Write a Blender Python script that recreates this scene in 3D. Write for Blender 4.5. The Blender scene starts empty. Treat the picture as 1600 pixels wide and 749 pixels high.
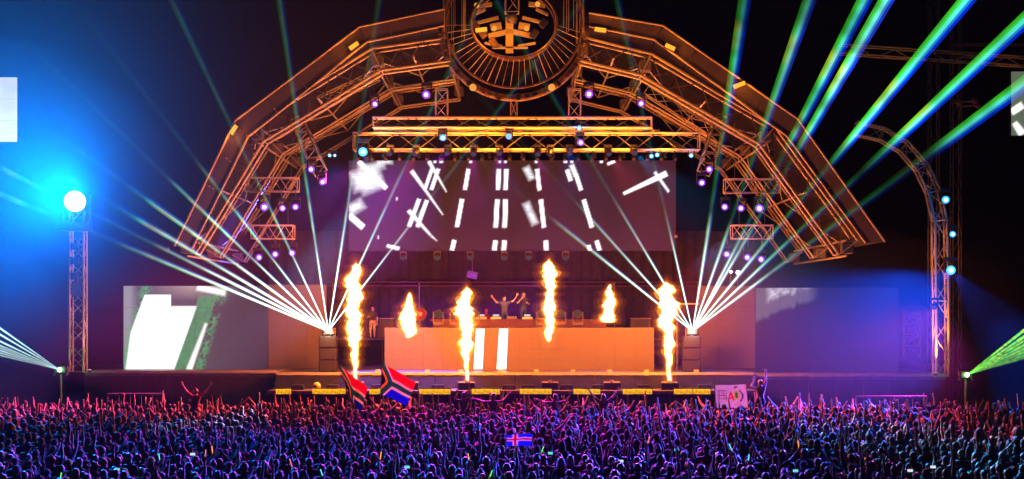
import bpy, bmesh, math, random
import numpy as np
from mathutils import Vector, Matrix, Quaternion, noise

random.seed(7)
RNG = np.random.default_rng(11)
R = math.radians
sc = bpy.context.scene
col = sc.collection

# ------------------------------------------------------------------ camera, world, exposure
D, H, F, HOR = 60.0, 5.6, 2100.0, 483.0      # camera distance to the stage edge, height, focal length and horizon in photo pixels
cam_d = bpy.data.cameras.new('camera')
cam_d.sensor_width = 36.0
cam_d.lens = 36.0 * F / 1600.0
cam_d.shift_y = (HOR - 374.5) / 1600.0
cam_d.clip_end = 2000.0
cam = bpy.data.objects.new('camera', cam_d)
cam.location = (0, -D, H)
cam.rotation_euler = (R(90), 0, 0)
col.objects.link(cam)
sc.camera = cam

world = bpy.data.worlds.new('World')
sc.world = world
world.use_nodes = True
wn = world.node_tree.nodes
wl = world.node_tree.links
sky = wn.new('ShaderNodeTexSky')
sky.sky_type = 'NISHITA'
sky.sun_disc = False
sky.sun_elevation = R(-4.0)
sky.sun_rotation = R(200)
wl.new(sky.outputs[0], wn['Background'].inputs[0])
wn['Background'].inputs[1].default_value = 0.006

sc.view_settings.view_transform = 'Standard'
sc.view_settings.look = 'None'
sc.view_settings.exposure = 0.0
sc.view_settings.gamma = 1.0
sc.cycles.max_bounces = 5
sc.cycles.diffuse_bounces = 0
sc.cycles.glossy_bounces = 2
sc.cycles.transmission_bounces = 2
sc.cycles.volume_bounces = 0
sc.cycles.transparent_max_bounces = 96
sc.cycles.use_denoising = True
sc.cycles.sample_clamp_indirect = 4.0
sc.cycles.caustics_reflective = False
sc.cycles.caustics_refractive = False


def P(px, py, Y):
    """a photo pixel at depth Y (metres behind the stage edge) as a point of the place"""
    k = (Y + D) / F
    return Vector(((px - 800.0) * k, Y, H + (HOR - py) * k))


# ------------------------------------------------------------------ materials
MATS = {}


def mat(name, color, rough=0.6, metal=0.0, var=0.25, scale=6.0, bump=0.0, spec=0.4):
    if name in MATS:
        return MATS[name]
    m = bpy.data.materials.new(name)
    m.use_nodes = True
    nt = m.node_tree
    b = nt.nodes['Principled BSDF']
    b.inputs['Roughness'].default_value = rough
    b.inputs['Metallic'].default_value = metal
    b.inputs['Specular IOR Level'].default_value = spec
    tc = nt.nodes.new('ShaderNodeTexCoord')
    nz = nt.nodes.new('ShaderNodeTexNoise')
    nz.inputs['Scale'].default_value = scale
    nz.inputs['Detail'].default_value = 5.0
    nt.links.new(tc.outputs['Object'], nz.inputs['Vector'])
    ra = nt.nodes.new('ShaderNodeValToRGB')
    c = Vector(color)
    lo, hi = c * (1 - var), c * (1 + var)
    ra.color_ramp.elements[0].position = 0.3
    ra.color_ramp.elements[1].position = 0.7
    ra.color_ramp.elements[0].color = (*[min(1, x) for x in lo], 1)
    ra.color_ramp.elements[1].color = (*[min(1, x) for x in hi], 1)
    nt.links.new(nz.outputs['Fac'], ra.inputs['Fac'])
    nt.links.new(ra.outputs['Color'], b.inputs['Base Color'])
    if bump > 0:
        bp = nt.nodes.new('ShaderNodeBump')
        bp.inputs['Strength'].default_value = bump
        bp.inputs['Distance'].default_value = 0.03
        nt.links.new(nz.outputs['Fac'], bp.inputs['Height'])
        nt.links.new(bp.outputs['Normal'], b.inputs['Normal'])
    MATS[name] = m
    return m


def emit(name, color, strength, sampling=False, var=0.0):
    if name in MATS:
        return MATS[name]
    m = bpy.data.materials.new(name)
    m.use_nodes = True
    nt = m.node_tree
    nt.nodes.remove(nt.nodes['Principled BSDF'])
    e = nt.nodes.new('ShaderNodeEmission')
    e.inputs['Color'].default_value = (*color, 1)
    e.inputs['Strength'].default_value = strength
    if var > 0:
        tc = nt.nodes.new('ShaderNodeTexCoord')
        nz = nt.nodes.new('ShaderNodeTexNoise')
        nz.inputs['Scale'].default_value = 3.0
        nz.inputs['Detail'].default_value = 6.0
        nt.links.new(tc.outputs['Object'], nz.inputs['Vector'])
        mr = nt.nodes.new('ShaderNodeMapRange')
        mr.inputs['From Min'].default_value = 0.3
        mr.inputs['From Max'].default_value = 0.7
        mr.inputs['To Min'].default_value = strength * (1 - var)
        mr.inputs['To Max'].default_value = strength * (1 + var)
        nt.links.new(nz.outputs['Fac'], mr.inputs['Value'])
        nt.links.new(mr.outputs[0], e.inputs['Strength'])
    nt.links.new(e.outputs[0], nt.nodes['Material Output'].inputs[0])
    m.cycles.emission_sampling = 'AUTO' if sampling else 'NONE'
    MATS[name] = m
    return m


def glow_mat(name, strength):
    """light in air: adds its own light, hides nothing; colour from the attribute 'glow'"""
    m = bpy.data.materials.new(name)
    m.use_nodes = True
    nt = m.node_tree
    nt.nodes.remove(nt.nodes['Principled BSDF'])
    e = nt.nodes.new('ShaderNodeEmission')
    e.inputs['Strength'].default_value = strength
    a = nt.nodes.new('ShaderNodeAttribute')
    a.attribute_name = 'glow'
    nt.links.new(a.outputs['Color'], e.inputs['Color'])
    t = nt.nodes.new('ShaderNodeBsdfTransparent')
    ad = nt.nodes.new('ShaderNodeAddShader')
    nt.links.new(e.outputs[0], ad.inputs[0])
    nt.links.new(t.outputs[0], ad.inputs[1])
    nt.links.new(ad.outputs[0], nt.nodes['Material Output'].inputs[0])
    m.cycles.emission_sampling = 'NONE'
    return m


def attr_mat(name, base=0.0, emis=0.0, rough=0.6, attr='print', trans=0.0):
    """flat print or screen picture stored per vertex: base = share used as colour, emis = as light"""
    m = bpy.data.materials.new(name)
    m.use_nodes = True
    nt = m.node_tree
    b = nt.nodes['Principled BSDF']
    b.inputs['Roughness'].default_value = rough
    b.inputs['Specular IOR Level'].default_value = 0.25
    a = nt.nodes.new('ShaderNodeAttribute')
    a.attribute_name = attr
    if base > 0:
        nt.links.new(a.outputs['Color'], b.inputs['Base Color'])
    else:
        b.inputs['Base Color'].default_value = (0.012, 0.011, 0.012, 1)
    if emis > 0:
        nt.links.new(a.outputs['Color'], b.inputs['Emission Color'])
        b.inputs['Emission Strength'].default_value = emis
    if trans > 0:
        tl = nt.nodes.new('ShaderNodeBsdfTranslucent')
        nt.links.new(a.outputs['Color'], tl.inputs['Color'])
        mx = nt.nodes.new('ShaderNodeMixShader')
        mx.inputs[0].default_value = trans
        nt.links.new(b.outputs[0], mx.inputs[1])
        nt.links.new(tl.outputs[0], mx.inputs[2])
        nt.links.new(mx.outputs[0], nt.nodes['Material Output'].inputs[0])
    return m


M_ALU = mat('aluminium_truss', (0.50, 0.46, 0.42), 0.55, 0.1, 0.15, 9, 0.0, 0.25)
M_DULL = mat('dull_brace_tube', (0.085, 0.078, 0.072), 0.6, 0.1, 0.3, 6, 0.0, 0.2)
M_STEEL = mat('grey_steel', (0.16, 0.15, 0.15), 0.5, 0.3, 0.25, 5)
M_BLACK = mat('black_plastic', (0.016, 0.016, 0.018), 0.45, 0, 0.3, 8)
M_CLOTH = mat('black_stage_cloth', (0.012, 0.012, 0.015), 0.95, 0, 0.4, 3, 0.3, 0.1)
M_CANOPY = mat('dark_canopy_fabric', (0.038, 0.033, 0.033), 0.75, 0, 0.25, 1.5, 0.2)
M_DECK = mat('black_deck_ply', (0.10, 0.095, 0.09), 0.38, 0, 0.35, 2.0, 0.1)
M_TRIM = mat('scuffed_deck_trim', (0.55, 0.5, 0.45), 0.5, 0.1, 0.3, 2.5, 0.2)
M_LED = mat('matt_led_face', (0.115, 0.105, 0.105), 0.6, 0, 0.10, 20)
M_GRASS = mat('trodden_grass', (0.045, 0.06, 0.025), 0.95, 0, 0.5, 1.5, 0.6)
M_WOOD = mat('red_stained_desk', (0.07, 0.02, 0.018), 0.5, 0, 0.3, 4)
M_WHITE = mat('white_plastic', (0.7, 0.7, 0.7), 0.5)


# ------------------------------------------------------------------ object helpers
ORG = {}


def tag(o, label, cat, group=None):
    o['label'] = label
    o['category'] = cat
    if group:
        o['group'] = group
    return o


def thing(name, label, cat, loc, group=None):
    o = bpy.data.objects.new(name, None)
    o.location = loc
    o.empty_display_size = 0.1
    col.objects.link(o)
    ORG[o] = Vector(loc)
    return tag(o, label, cat, group)


def link(name, me, parent=None, world_verts=False):
    o = bpy.data.objects.new(name, me)
    col.objects.link(o)
    if parent is not None:
        o.parent = parent
        ORG[o] = ORG.get(parent, Vector((0, 0, 0)))
    else:
        ORG[o] = Vector((0, 0, 0))
    return o


def from_bm(bm, name, m, smooth=False):
    me = bpy.data.meshes.new(name)
    bm.to_mesh(me)
    bm.free()
    for mm in (m if isinstance(m, (list, tuple)) else [m]):
        me.materials.append(mm)
    if smooth:
        me.polygons.foreach_set('use_smooth', [True] * len(me.polygons))
    return me


def pydata(name, v, f, m, smooth=False):
    me = bpy.data.meshes.new(name)
    me.from_pydata([tuple(x) for x in v], [], f)
    for mm in (m if isinstance(m, (list, tuple)) else [m]):
        me.materials.append(mm)
    if smooth:
        me.polygons.foreach_set('use_smooth', [True] * len(me.polygons))
    me.update()
    return me


UNIT = {}


def unit_tube(m, n=8):
    k = ('tube', m.name, n)
    if k not in UNIT:
        bm = bmesh.new()
        bmesh.ops.create_cone(bm, cap_ends=True, segments=n, radius1=1, radius2=1, depth=1,
                              matrix=Matrix.Translation((0, 0, 0.5)))
        me = from_bm(bm, 'tube', m)
        for p in me.polygons:
            p.use_smooth = len(p.vertices) == 4
        UNIT[k] = me
    return UNIT[k]


def unit_box(m, bev=0.0):
    k = ('box', m.name, bev)
    if k not in UNIT:
        bm = bmesh.new()
        bmesh.ops.create_cube(bm, size=1.0)
        if bev:
            bmesh.ops.bevel(bm, geom=bm.edges[:], offset=bev, segments=1, affect='EDGES')
        UNIT[k] = from_bm(bm, 'box', m)
    return UNIT[k]


def bar(name, parent, a, b, r, m, n=8):
    """a round tube from a to b (world points)"""
    a, b = Vector(a), Vector(b)
    o = link(name, unit_tube(m, n), parent)
    d = b - a
    o.location = a - ORG[parent] if parent else a
    o.rotation_mode = 'QUATERNION'
    o.rotation_quaternion = d.to_track_quat('Z', 'Y')
    o.scale = (r, r, d.length)
    return o


def box(name, parent, c, s, m, rz=0.0, bev=0.0, rx=0.0, ry=0.0):
    o = link(name, unit_box(m, bev), parent)
    c = Vector(c)
    o.location = c - ORG[parent] if parent else c
    o.scale = s
    o.rotation_euler = (rx, ry, rz)
    return o


def prism(name, parent, poly, y0, y1, m):
    """outline of (x, z) points extruded from depth y0 to y1 (world)"""
    n = len(poly)
    v = [(x, y0, z) for x, z in poly] + [(x, y1, z) for x, z in poly]
    f = [tuple(range(n))[::-1], tuple(range(n, 2 * n))]
    f += [(i, (i + 1) % n, n + (i + 1) % n, n + i) for i in range(n)]
    g = ORG[parent] if parent else Vector((0, 0, 0))
    v = [(Vector(p) - g) for p in v]
    me = pydata(name, v, f, m)
    bm = bmesh.new()
    bm.from_mesh(me)
    bmesh.ops.recalc_face_normals(bm, faces=bm.faces[:])
    bm.to_mesh(me)
    bm.free()
    return link(name, me, parent)


def truss(parent, pts, u=(0, 1, 0), w=0.5, h=0.5, r=0.03, rb=0.016, bay=0.7, m=None, faces=(0, 1, 2, 3), chord='chord', brace='brace', mb=None):
    """square lattice girder along pts; u = one cross direction; chords and braces are single bars"""
    m = m or M_ALU
    pts = [Vector(p) for p in pts]
    fr = []
    for i, p in enumerate(pts):
        t = (pts[min(i + 1, len(pts) - 1)] - pts[max(i - 1, 0)]).normalized()
        uu = Vector(u)
        uu = (uu - t * uu.dot(t)).normalized()
        vv = t.cross(uu).normalized()
        fr.append([p + uu * (w / 2 * a) + vv * (h / 2 * b) for a, b in ((-1, -1), (1, -1), (1, 1), (-1, 1))])
    for i in range(len(pts) - 1):
        A, B = fr[i], fr[i + 1]
        for k in range(4):
            bar(chord, parent, A[k], B[k], r, m)
        nb = max(1, round((pts[i + 1] - pts[i]).length / bay))
        for fi in faces:
            k0, k1 = fi, (fi + 1) % 4
            for j in range(nb):
                s, e = j / nb, (j + 1) / nb
                p0 = A[k0].lerp(B[k0], s)
                p1 = A[k1].lerp(B[k1], e)
                if j % 2:
                    p0, p1 = A[k1].lerp(B[k1], s), A[k0].lerp(B[k0], e)
                bar(brace, parent, p0, p1, rb, mb or m, 6)
        for e in ((0, 1) if i == len(pts) - 2 else (0,)):
            Q = fr[i + e]
            for k in range(4):
                bar(brace, parent, Q[k], Q[(k + 1) % 4], rb * 1.2, m, 6)
    return fr


def lathe(name, prof, m, n=16, smooth=True):
    """profile of (radius, z) about the local z axis"""
    v, f = [], []
    for r_, z in prof:
        for k in range(n):
            a = 2 * math.pi * k / n
            v.append((r_ * math.cos(a), r_ * math.sin(a), z))
    for i in range(len(prof) - 1):
        for k in range(n):
            f.append((i * n + k, i * n + (k + 1) % n, (i + 1) * n + (k + 1) % n, (i + 1) * n + k))
    f.append(tuple(range(n))[::-1])
    f.append(tuple(range((len(prof) - 1) * n, len(prof) * n)))
    return pydata(name, v, f, m, smooth)


# ------------------------------------------------------------------ the ground
bm = bmesh.new()
bmesh.ops.create_grid(bm, x_segments=60, y_segments=44, size=1.0)
for v in bm.verts:
    v.co.x *= 112
    v.co.y = v.co.y * 76 + 2
    v.co.z = 0.04 * noise.noise((v.co.x * 0.2, v.co.y * 0.2, 0))
g = link('ground', from_bm(bm, 'ground', M_GRASS))
g['kind'] = 'structure'

# ------------------------------------------------------------------ the stage
DECK = P(800, 583, 0).z          # top of the main deck
LEDGE = P(800, 611, -2.2).z      # top of the low step before it
st = thing('stage_platform', 'wide black main stage platform with a lower step along its front', 'stage', (0, 0, 0))
xl, xr = P(432, 583, 0).x, P(1178, 583, 0).x
prism('deck', st, [(xl, 0.3), (xr, 0.3), (xr, DECK), (xl, DECK)], 0.0, 13.0, M_DECK)
# sloping black skirt between deck and step, built of cloth panels
nsk = 12
for i in range(nsk):
    a = xl + (xr - xl) * i / nsk
    b = xl + (xr - xl) * (i + 1) / nsk - 0.02
    v = [(a, -0.62, LEDGE + 0.002), (b, -0.62, LEDGE + 0.002), (b, -0.01, DECK - 0.1), (a, -0.01, DECK - 0.1)]
    v += [(x, y + 0.03, z - 0.01) for x, y, z in v]
    f = [(0, 1, 2, 3), (7, 6, 5, 4), (0, 4, 5, 1), (1, 5, 6, 2), (2, 6, 7, 3), (3, 7, 4, 0)]
    link('skirt_panel', pydata('skirt_panel', v, f, M_CLOTH), st)
# trim boards along the deck edge
ntr = 15
for i in range(ntr):
    a = xl + (xr - xl) * i / ntr
    L = (xr - xl) / ntr - 0.015
    box('edge_board', st, (a + L / 2, -0.03, DECK - 0.035 + random.uniform(-.006, .006)), (L, 0.055, 0.11), M_TRIM)
# small footlights on the deck edge
for px in (590, 668, 720, 782, 838, 895, 952, 1010, 1088):
    p = P(px, 580, 0.12)
    box('footlight', st, (p.x, 0.12, DECK + 0.07), (0.2, 0.14, 0.13), M_TRIM, bev=0.02)
stp = prism('step', st, [(xl, 0.2), (xr, 0.2), (xr, LEDGE), (xl, LEDGE)], -2.2, -0.02, M_DECK)
nf = 16
for i in range(nf):
    a = xl + (xr - xl) * i / nf
    L = (xr - xl) / nf - 0.03
    box('fascia_panel', stp, (a + L / 2, -2.22, (LEDGE - 0.12 + 0.05) / 2), (L, 0.03, LEDGE - 0.2), M_CLOTH)
# step lip between the flame machines; its amber lighting is put in as emission
M_AMBER = emit('step_lip_painted_glow', (1.0, 0.44, 0.003), 0.95, True, 0.45)
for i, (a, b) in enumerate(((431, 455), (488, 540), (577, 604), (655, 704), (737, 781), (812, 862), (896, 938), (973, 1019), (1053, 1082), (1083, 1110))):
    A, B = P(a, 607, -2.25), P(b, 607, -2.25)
    t = thing('step_lip', 'yellow glowing light bar on the stage step ' + (
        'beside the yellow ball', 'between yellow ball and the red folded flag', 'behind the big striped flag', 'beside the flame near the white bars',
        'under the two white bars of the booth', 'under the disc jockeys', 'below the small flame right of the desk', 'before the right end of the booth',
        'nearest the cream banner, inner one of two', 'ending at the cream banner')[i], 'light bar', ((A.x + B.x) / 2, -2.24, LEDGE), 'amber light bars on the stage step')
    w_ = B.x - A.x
    box('lip_backing', t, ((A.x + B.x) / 2, -2.20, LEDGE - 0.02), (w_ + 0.04, 0.10, 0.30), M_BLACK)
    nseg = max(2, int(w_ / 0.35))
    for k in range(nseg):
        box('lip_glow_strip', t, (A.x + w_ * (k + 0.5) / nseg, -2.265, LEDGE - 0.02 + random.uniform(-.01, .01)), (w_ / nseg - 0.004, 0.03, 0.22), M_AMBER)

# wings beside the stage
M_WEDGE = mat('pink_grey_wing_edge', (0.45, 0.40, 0.42), 0.5, 0.1, 0.3, 1.5)


def wing(x0, x1, z, label):
    t = thing('stage_wing', label, 'stage wing', ((x0 + x1) / 2, 0.2, 0), 'side wings of the stage')
    prism('deck', t, [(x0, 0.2), (x1, 0.2), (x1, z), (x0, z)], 0.15, 6.0, M_DECK)
    n = max(2, int((x1 - x0) / 1.2))
    for i in range(n):
        L = (x1 - x0) / n
        box('edge_board', t, (x0 + L * (i + .5), 0.12, z - 0.04 + random.uniform(-.008, .008)), (L - 0.01, 0.06, 0.13), M_WEDGE)
        box('fascia_panel', t, (x0 + L * (i + .5), 0.13, z / 2 - 0.08), (L - 0.03, 0.04, z - 0.3), M_CLOTH)
    return t


wing(P(132, 583, .1).x, xl - 0.02, P(0, 580, .1).z, 'dark stage wing carrying the bright white side screen')
wing(xr + 0.02, P(1478, 588, .1).x, P(0, 585, .1).z, 'dark stage wing carrying the arched truss tower')

# ------------------------------------------------------------------ backdrop and risers
t = thing('back_curtain', 'black curtain wall hanging behind the booth below the main screen', 'curtain', (0, 11.5, DECK))
npn = 22
x0, x1 = P(420, 400, 11.5).x, P(1190, 400, 11.5).x
for i in range(npn):
    a = x0 + (x1 - x0) * i / npn
    L = (x1 - x0) / npn
    v, f = [], []
    for j in range(9):
        xx = a + L * j / 8
        yy = 11.5 + 0.07 * math.sin(j / 8 * math.pi * 4 + i)
        v += [(xx - 0, yy - 11.5, 0), (xx, yy - 11.5, 7.0)]
        if j:
            k = 2 * j
            f.append((k - 2, k, k + 1, k - 1))
    link('curtain_drop', pydata('curtain_drop', v, f, mat('plum_black_drape', (0.024, 0.016, 0.024), 0.9, 0, .3, 3), True), t)
t = thing('stage_riser', 'dark raised platform behind the booth where crew stand', 'riser', (0, 8.5, DECK))
rz_ = P(582, 530, 8.2).z
prism('riser_deck', t, [(P(515, 0, 8).x, DECK + .01), (P(1095, 0, 8).x, DECK + .01), (P(1095, 0, 8).x, rz_), (P(515, 0, 8).x, rz_)], 7.9, 11.2, M_DECK)
for i in range(14):
    a = P(515, 0, 8).x + (P(1095, 0, 8).x - P(515, 0, 8).x) * i / 14
    L = (P(1095, 0, 8).x - P(515, 0, 8).x) / 14
    box('riser_panel', t, (a + L / 2, 7.87, (DECK + rz_) / 2), (L - 0.02, 0.04, rz_ - DECK - 0.05), M_CLOTH)
# thin dark red gantry rail above the riser
t = thing('gantry_rail', 'long thin dark red rail crossing behind the disc jockeys', 'rail', P(800, 441, 10.5), None)
for zz in (441, 447):
    bar('tube', t, P(512, zz, 10.5), P(1096, zz, 10.5), 0.035, M_WOOD)
for px in (520, 655, 960, 1090):
    bar('post', t, P(px, 520, 10.5), P(px, 441, 10.5), 0.03, M_STEEL)

# ------------------------------------------------------------------ LED screens


def seg_d(X, Z, x0, y0, x1, y1):
    dx, dy = x1 - x0, y1 - y0
    tt = np.clip(((X - x0) * dx + (Z - y0) * dy) / (dx * dx + dy * dy + 1e-9), 0, 1)
    return np.hypot(X - x0 - tt * dx, Z - y0 - tt * dy), tt


def flat_bar(X, Z, x0, y0, x1, y1, w, soft=0.8, taper=1.0):
    """a flat-ended stroke"""
    dx, dy = x1 - x0, y1 - y0
    L = math.hypot(dx, dy)
    s = ((X - x0) * dx + (Z - y0) * dy) / L
    n = np.abs((X - x0) * dy - (Z - y0) * dx) / L
    hw = w / 2 * (1 + (taper - 1) * np.clip(s / L, 0, 1))
    e = np.maximum(n - hw, np.maximum(-s, s - L))
    return np.clip(0.5 - e / soft, 0, 1)


def vnoise(X, Z, s, seed=0):
    r_ = np.random.default_rng(seed).random((64, 64))
    x, z = X / s, Z / s
    xi, zi = np.floor(x).astype(int), np.floor(z).astype(int)
    fx, fz = x - xi, z - zi
    fx, fz = fx * fx * (3 - 2 * fx), fz * fz * (3 - 2 * fz)
    g_ = lambda a, b: r_[a % 64, b % 64]
    return (g_(xi, zi) * (1 - fx) + g_(xi + 1, zi) * fx) * (1 - fz) + (g_(xi, zi + 1) * (1 - fx) + g_(xi + 1, zi + 1) * fx) * fz


def grid_mesh(name, X, Y, Z, C, m, attr='print', wrap=False):
    """X, Y, Z, C: arrays (rows, columns[,3]); quads with a colour per vertex"""
    nr, nc = X.shape
    v = np.stack([X, Y, Z], -1).reshape(-1, 3)
    idx = np.arange(nr * nc).reshape(nr, nc)
    if wrap:
        idx = np.concatenate([idx, idx[:, :1]], 1)
    q = np.stack([idx[:-1, :-1], idx[:-1, 1:], idx[1:, 1:], idx[1:, :-1]], -1).reshape(-1, 4)
    me = bpy.data.meshes.new(name)
    me.vertices.add(len(v))
    me.vertices.foreach_set('co', v.astype(np.float32).ravel())
    me.loops.add(q.size)
    me.loops.foreach_set('vertex_index', q.astype(np.int32).ravel())
    me.polygons.add(len(q))
    me.polygons.foreach_set('loop_start', np.arange(0, q.size, 4, dtype=np.int32))
    me.polygons.foreach_set('loop_total', np.full(len(q), 4, dtype=np.int32))
    me.polygons.foreach_set('use_smooth', np.ones(len(q), dtype=bool))
    if C is not None:
        ca = me.color_attributes.new(attr, 'FLOAT_COLOR', 'POINT')
        c4 = np.concatenate([C.reshape(-1, 3), np.ones((len(v), 1))], 1).astype(np.float32)
        ca.data.foreach_set('color', c4.ravel())
    me.materials.append(m)
    me.update(calc_edges=True)
    me.validate()
    return me


def led_screen(label, pxs, pys, Y, art, emis, cols, rows, step=1.5, thick=0.25, group=None, m=None):
    """pxs, pys in photo pixels; the face is split into cols x rows panel modules, each a part"""
    k = (Y + D) / F
    c = P((pxs[0] + pxs[1]) / 2, pys[1], Y)
    t = thing('led_screen', label, 'screen', c, group)
    m = m or attr_mat('screen_picture', 0, emis, 0.5)
    for i in range(cols):
        for j in range(rows):
            a, b = pxs[0] + (pxs[1] - pxs[0]) * i / cols, pxs[0] + (pxs[1] - pxs[0]) * (i + 1) / cols
            p, q = pys[0] + (pys[1] - pys[0]) * j / rows, pys[0] + (pys[1] - pys[0]) * (j + 1) / rows
            g = 0.10
            nx, nz = max(2, int((b - a) / step)), max(2, int((q - p) / step))
            U, V = np.meshgrid(np.linspace(a + g, b - g, nx), np.linspace(q - g, p + g, nz))
            C = art(U, V)
            X = (U - 800) * k - c.x
            Z = H + (HOR - V) * k - c.z
            link('panel', grid_mesh('panel', X, np.zeros_like(X), Z, C, m), t)
    A, B = P(pxs[0], pys[1], Y), P(pxs[1], pys[0], Y)
    box('cabinet', t, ((A.x + B.x) / 2, Y + thick / 2 + 0.012, (A.z + B.z) / 2), (B.x - A.x + 0.02, thick, B.z - A.z + 0.02), M_BLACK)
    return t


def mix3(C, a, colr):
    a = np.clip(a, 0, 1)[..., None]
    return C * (1 - a) + np.array(colr) * a


def art_main(U, V):
    C = np.zeros(U.shape + (3,))
    base = np.array([0.024, 0.008, 0.006])
    n = vnoise(U, V, 60, 3)
    C[:] = base * (0.75 + 0.5 * n[..., None])
    C += np.array([0.016, 0.0, 0.012]) * np.clip((U - 800) / 250, 0, 1)[..., None]  # tints here and below put coloured stage light into the picture
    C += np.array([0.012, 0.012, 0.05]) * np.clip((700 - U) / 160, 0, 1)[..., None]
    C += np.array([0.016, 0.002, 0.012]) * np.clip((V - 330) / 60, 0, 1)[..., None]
    W = (1.0, 0.97, 1.0)
    for b in ((779.5, 264, 778, 297, 7), (791, 264, 790, 297, 7), (777, 312, 774.6, 356, 7.5), (790, 312, 788.5, 356, 7.5),
              (774, 376, 772.6, 392, 7.5), (788, 376, 787, 392, 7.5), (779, 253, 783, 253, 4), (788, 253, 792, 253, 4),
              (733, 253, 738, 253, 4), (677, 253, 682, 253, 4), (687, 253, 692, 253, 4), (732, 264, 726.5, 297, 6.5),
              (722, 311, 714, 355, 7), (710, 375, 706, 392, 7), (675, 264, 664, 296, 5.5), (685, 264, 674, 297, 6),
              (655, 311, 639, 354, 6.5), (667, 313, 652, 355, 6.5), (839, 264, 843, 298, 6.5), (845, 312, 850, 356, 7),
              (852.5, 376, 854, 392, 7.5), (836, 253, 840, 253, 4), (886, 265, 892, 283, 7), (900, 273, 908, 298, 6.5),
              (912, 312, 925, 356, 7), (932, 376, 937, 392, 7), (919.5, 383, 922, 392, 6), (881, 253, 886, 253, 4),
              (891, 253, 896, 253, 4), (937, 253, 942, 253, 4), (560, 252, 604, 295, 8), (545, 336, 568, 356, 10),
              (949, 257, 961, 252, 4.5), (619, 311, 621, 311, 5), (590, 371, 592, 371, 5)):
        C = mix3(C, flat_bar(U, V, *b), W)
    for b in ((643, 267, 692, 336, 6.5, 0.9, .25), (670, 252, 698, 301, 6, .9, .25), (638, 329, 673, 368, 6.5, .9, .5), (674, 369, 683, 377, 3, 1, .3),
              (974, 303, 1042, 271, 5, .9, 1.9), (1023, 269, 1045, 300, 4.5, 1.5, .8), (604, 384, 624, 389, 5, 1, 1.2), (893, 258, 900, 275, 7, 3, 1)):
        C = mix3(C, flat_bar(U, V, *b), W)
    for b, a in (((552, 285, 592, 272, 26, 14), .95), ((560, 265, 600, 258, 10, 8), .6), ((546, 330, 566, 318, 14, 10), .9),
                 ((590, 254, 613, 253, 6, 5), .7), ((822, 262, 831, 280, 9, 6), .8), ((822, 318, 836, 350, 9, 7), .85), ((566, 296, 596, 284, 16, 12), .8)):
        C = mix3(C, flat_bar(U, V, *b) * a * (0.75 + 0.5 * vnoise(U, V * 4, 6, 5)), (0.95, 0.95, 1.0))
    return C


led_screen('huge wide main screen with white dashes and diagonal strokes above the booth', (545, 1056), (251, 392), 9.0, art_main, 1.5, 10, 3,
           m=attr_mat('main_screen_picture_and_light', 0, 1.2, 0.5))


def art_left(U, V):
    C = np.zeros(U.shape + (3,))
    s = np.clip((U - 300) / 120, 0, 1)[..., None]
    C[:] = np.array([0.085, 0.07, 0.09]) * (1 - s) + np.array([0.02, 0.016, 0.03]) * s
    gr = vnoise(U, V, 2.2, 9)
    tr = np.clip((470 - V) / 25, 0, 1) * np.clip(1 - np.abs(U - 300) / 70, 0, 1)
    C = mix3(C, tr * 0.8, (0.5, 0.38, 0.33))
    C = mix3(C, np.clip((215 - U) / 12, 0, 1) * 0.7, (0.33, 0.33, 0.34))
    x_at = lambda xa, ya, xb, yb: xa + (V - ya) * (xb - xa) / (yb - ya)
    e1 = x_at(272, 580, 306, 485)
    C = mix3(C, ((U > e1 - 3) & (U < e1 + 26) & (V > 462)) * (0.35 + 0.65 * gr), (0.05, 0.30, 0.11))
    C = mix3(C, np.clip(1 - np.abs(U - x_at(208, 520, 228, 452)) / 14, 0, 1) * (gr > .4), (0.06, 0.34, 0.12))
    C = mix3(C, np.clip(1 - np.abs(U - x_at(310, 580, 333, 500)) / 11, 0, 1) * (gr > .45) * (V > 490), (0.06, 0.32, 0.12))
    C = mix3(C, np.clip(1 - np.abs(U - 345) / 14, 0, 1) * (gr > .4) * np.clip((480 - V) / 15, 0, 1), (0.06, 0.32, 0.12))
    left = np.maximum(x_at(195, 580, 203, 520), x_at(203, 520, 226, 458))
    body = np.clip((U - left) / 2, 0, 1) * np.clip((e1 - U) / 1.5, 0, 1) * np.clip((V - np.where(U < 267, 460, 478)) / 1.5, 0, 1)
    C = mix3(C, body, (1, 1, 1))
    C = mix3(C, flat_bar(U, V, 294, 582, 322, 506, 9, 4, .4), (1, 0.98, 0.95))
    C = mix3(C, flat_bar(U, V, 308, 449, 352, 458, 9, 5), (1, .97, .95))
    return C


led_screen('side screen filled by a glaring white slab with green fringes', (193, 418), (447, 582), 2.0, art_left, 1.5, 6, 4,
           m=attr_mat('side_screen_picture', 0, 1.2, 0.5))


def art_right(U, V):
    C = np.zeros(U.shape + (3,))
    C[:] = (0.003, 0.003, 0.006)
    ridge = 500 - (U - 1180) * 0.38 + 10 * vnoise(U, V * 0, 5, 2)
    C = mix3(C, np.clip((ridge - V) / 6, 0, 1) * 0.9, (0.10, 0.085, 0.09))
    C = mix3(C, np.clip((ridge - 22 - V) / 6, 0, 1) * np.clip((U - 1195) / 10, 0, 1) * vnoise(U, V, 4, 8), (0.55, 0.52, 0.58))
    C = mix3(C, np.clip((U - 1262) / 18, 0, 1), (0.006, 0.006, 0.012))
    return C


led_screen('dim side screen with a grey jagged slope beside the orange panel', (1181, 1404), (450, 585), 2.0, art_right, 1.2, 6, 4, step=3,
           m=attr_mat('dim_screen_picture', 0, 1.3, 0.5))


def art_edge_l(U, V):
    C = np.zeros(U.shape + (3,))
    C[:] = 0.62
    C *= (0.75 + 0.35 * np.clip((V - 130) / 80, 0, 1) + 0.15 * vnoise(U, V, 14, 4))[..., None]
    return C


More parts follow.
